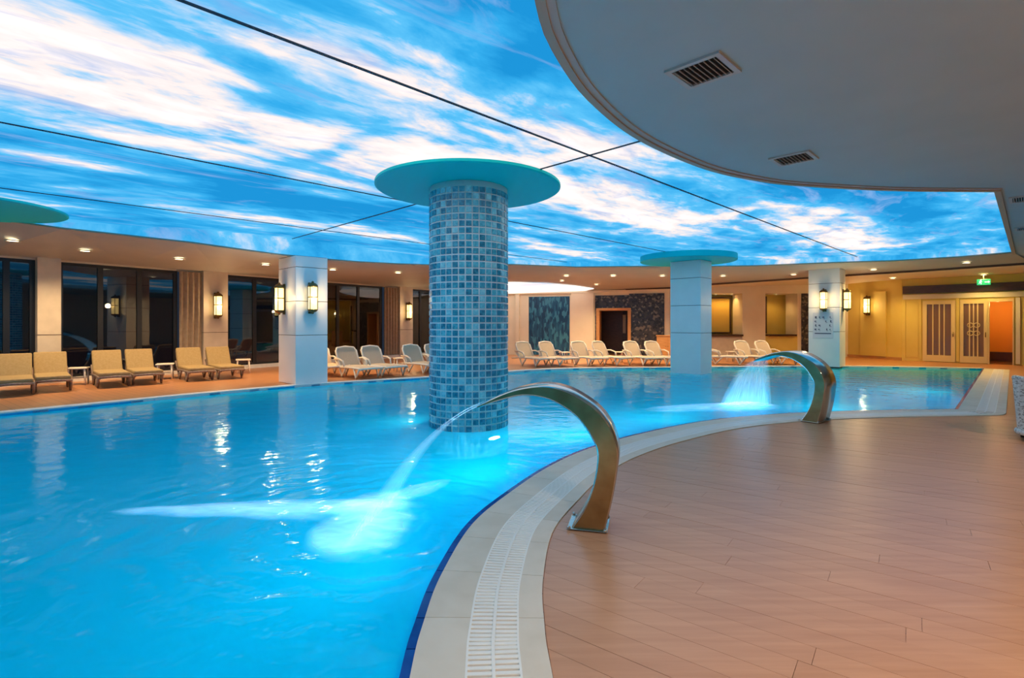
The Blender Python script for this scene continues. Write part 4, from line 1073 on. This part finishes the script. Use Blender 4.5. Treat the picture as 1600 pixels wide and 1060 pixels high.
for k, (px, py, hd) in enumerate(((22, 613, -46), (80, 607, -46), (170, 600.5, -46), (221, 596.5, -46), (300, 591.5, -46), (346, 588.5, -46))):
    lounger(px, py, hd, 'beige cushioned sun lounger by the windows, %s counting away from the square pillar' % nth[k], True, G1)
G2 = 'white framed loungers behind the pool'
lab2 = ['partly hidden behind the window side pillar', 'just past the window side pillar', 'second past the window side pillar', 'third past the window side pillar', 'half hidden by the mosaic column']
for k, (px, py, hd) in enumerate(((506, 585, -48), (552, 588.5, -46), (591, 585.5, -46), (654, 581.5, -48), (688, 578.8, -48))):
    lounger(px, py, hd, 'white framed sun lounger with taupe sling, '+lab2[k], False, G2)
lab3 = ['touching the mosaic column edge', 'before the blue mosaic wall panel', 'before the cream pilaster', 'before the orange portal', 'before the dark pebble wall', 'next to the far white pillar']
for k, (px, py, hd) in enumerate(((828, 571, -56), (864, 570.5, -56), (913, 570, -66), (948, 569.5, -54), (996, 569.5, -68), (1030, 569.3, -66))):
    lounger(px, py, hd, 'white framed sun lounger with taupe sling, '+lab3[k], False, G2)
lab4 = ['beside the far white pillar under the bar niche', 'behind the far water sheet', 'just above the far steel spout']
for k, (px, py, hd) in enumerate(((1119, 569, -26), (1171, 568, -72), (1204, 568, -70))):
    lounger(px, py, hd, 'white framed sun lounger with taupe sling, '+lab4[k], False, G2)
# woven tub chair cut by the picture edge
M['weave'] = mosaic_material('white_weave', [(0.80, 0.76, 0.68), (0.70, 0.66, 0.58), (0.84, 0.80, 0.72), (0.40, 0.34, 0.27), (0.78, 0.74, 0.66)], 34, (1, 1, 2.2), 0.6)
tc = tag(empty('tub_chair', (6.80, 6.52, 0.006), math.radians(-20)), 'white woven tub chair on the deck, cut by the picture edge', 'chair')
def shell_mb(r0, r1, z0, top, a0, a1, n=36):
    mb = MB(); vs = []; fs = []
    for i in range(n+1):
        t = i/n; q = math.radians(a0+(a1-a0)*t); h = top(t)
        for r_, z_ in ((r0-0.05, z0), (r0, h), (r1, h), (r1-0.05, z0)):
            vs.append((r_*math.cos(q), r_*math.sin(q), z_))
    for i in range(n):
        for k in range(4): fs.append((4*i+k, 4*i+(k+1) % 4, 4*i+4+(k+1) % 4, 4*i+4+k))
    fs += [(0, 1, 2, 3), (4*n+3, 4*n+2, 4*n+1, 4*n)]
    return mb.add(vs, fs)
shell_mb(0.33, 0.38, 0.10, lambda t: 0.56+0.22*math.sin(math.pi*t), 40, 320).build('backrest', M['weave'], tc)
MB().tube([(0.355*math.cos(math.radians(40+280*i/24)), 0.355*math.sin(math.radians(40+280*i/24)), 0.57+0.22*math.sin(math.pi*i/24)) for i in range(25)], 0.032, 8).build('top_rim', M['weave'], tc)
MB().tube([(0.33*math.cos(2*math.pi*i/24), 0.33*math.sin(2*math.pi*i/24), 0.10) for i in range(25)], 0.035, 8).build('base_ring', M['weave'], tc)
MB().lathe([(0.0, 0.30), (0.30, 0.30), (0.31, 0.34), (0.28, 0.40), (0.0, 0.41)], 28).build('seat_cushion', M['cushion'], tc)
for q in (45, 135, 225, 315):
    x, y = 0.30*math.cos(math.radians(q)), 0.30*math.sin(math.radians(q)); MB().tube([(x, y, 0.0), (x, y, 0.11)], 0.022, 8).build('leg', M['walnut'], tc)
def make_table():
    r = empty('side_table')
    MB().bbox((0, 0, 0.40), (0.40, 0.40, 0.035), 0.012).build('table_top', M['white_plastic'], r)
    for sx in (-1, 1):
        for sy in (-1, 1): MB().tube([(sx*0.15, sy*0.15, 0.385), (sx*0.17, sy*0.17, 0.0)], 0.02, 8).build('leg', M['white_plastic'], r)
    MB().box((0, 0, 0.16), (0.31, 0.31, 0.015)).build('shelf', M['white_plastic'], r)
    return r
tb = make_table(); tu = [0]
for px, py, lb in ((122, 601, 'between the second and third cushioned loungers from the view edge'), (258, 592.5, 'between the middle cushioned loungers'), (380, 583, 'beyond the last cushioned lounger by the pillar'), (626, 580, 'between the sling loungers past the pillar'), (884, 567.5, 'before the cream pilaster'), (972, 567, 'before the orange portal'), (1146, 566, 'under the bar niche')):
    o = tb if not tu[0] else copy_tree(tb); tu[0] = 1
    o.location = FP(px, py); o.rotation_euler = (0, 0, 0.5); tag(o, 'low white plastic side table '+lb, 'side table', 'white plastic side tables')
# small wooden cabinet by the pebble wall
q = AT(1042, 21.3); cb = tag(empty('wooden_cabinet', (q.x, q.y, 0), math.atan2(BD.y, BD.x)), 'orange wooden cabinet standing before the pebble wall beside the pillar', 'cabinet')
MB().bbox((0, 0, 0.50), (0.8, 0.4, 0.92), 0.01).build('body', M['orange_wood'], cb); MB().bbox((0, 0, 0.98), (0.86, 0.46, 0.04), 0.01).build('top', M['orange_wood'], cb)
for s in (-1, 1):
    d = MB().bbox((s*0.195, -0.205, 0.50), (0.37, 0.02, 0.82), 0.005).build('door', M['orange_wood'], cb); MB().lathe([(0.012, -0.02), (0.016, 0.0), (0.0, 0.012)], 8, (s*0.04, -0.225, 0.55)).build('knob', M['brass'], d)
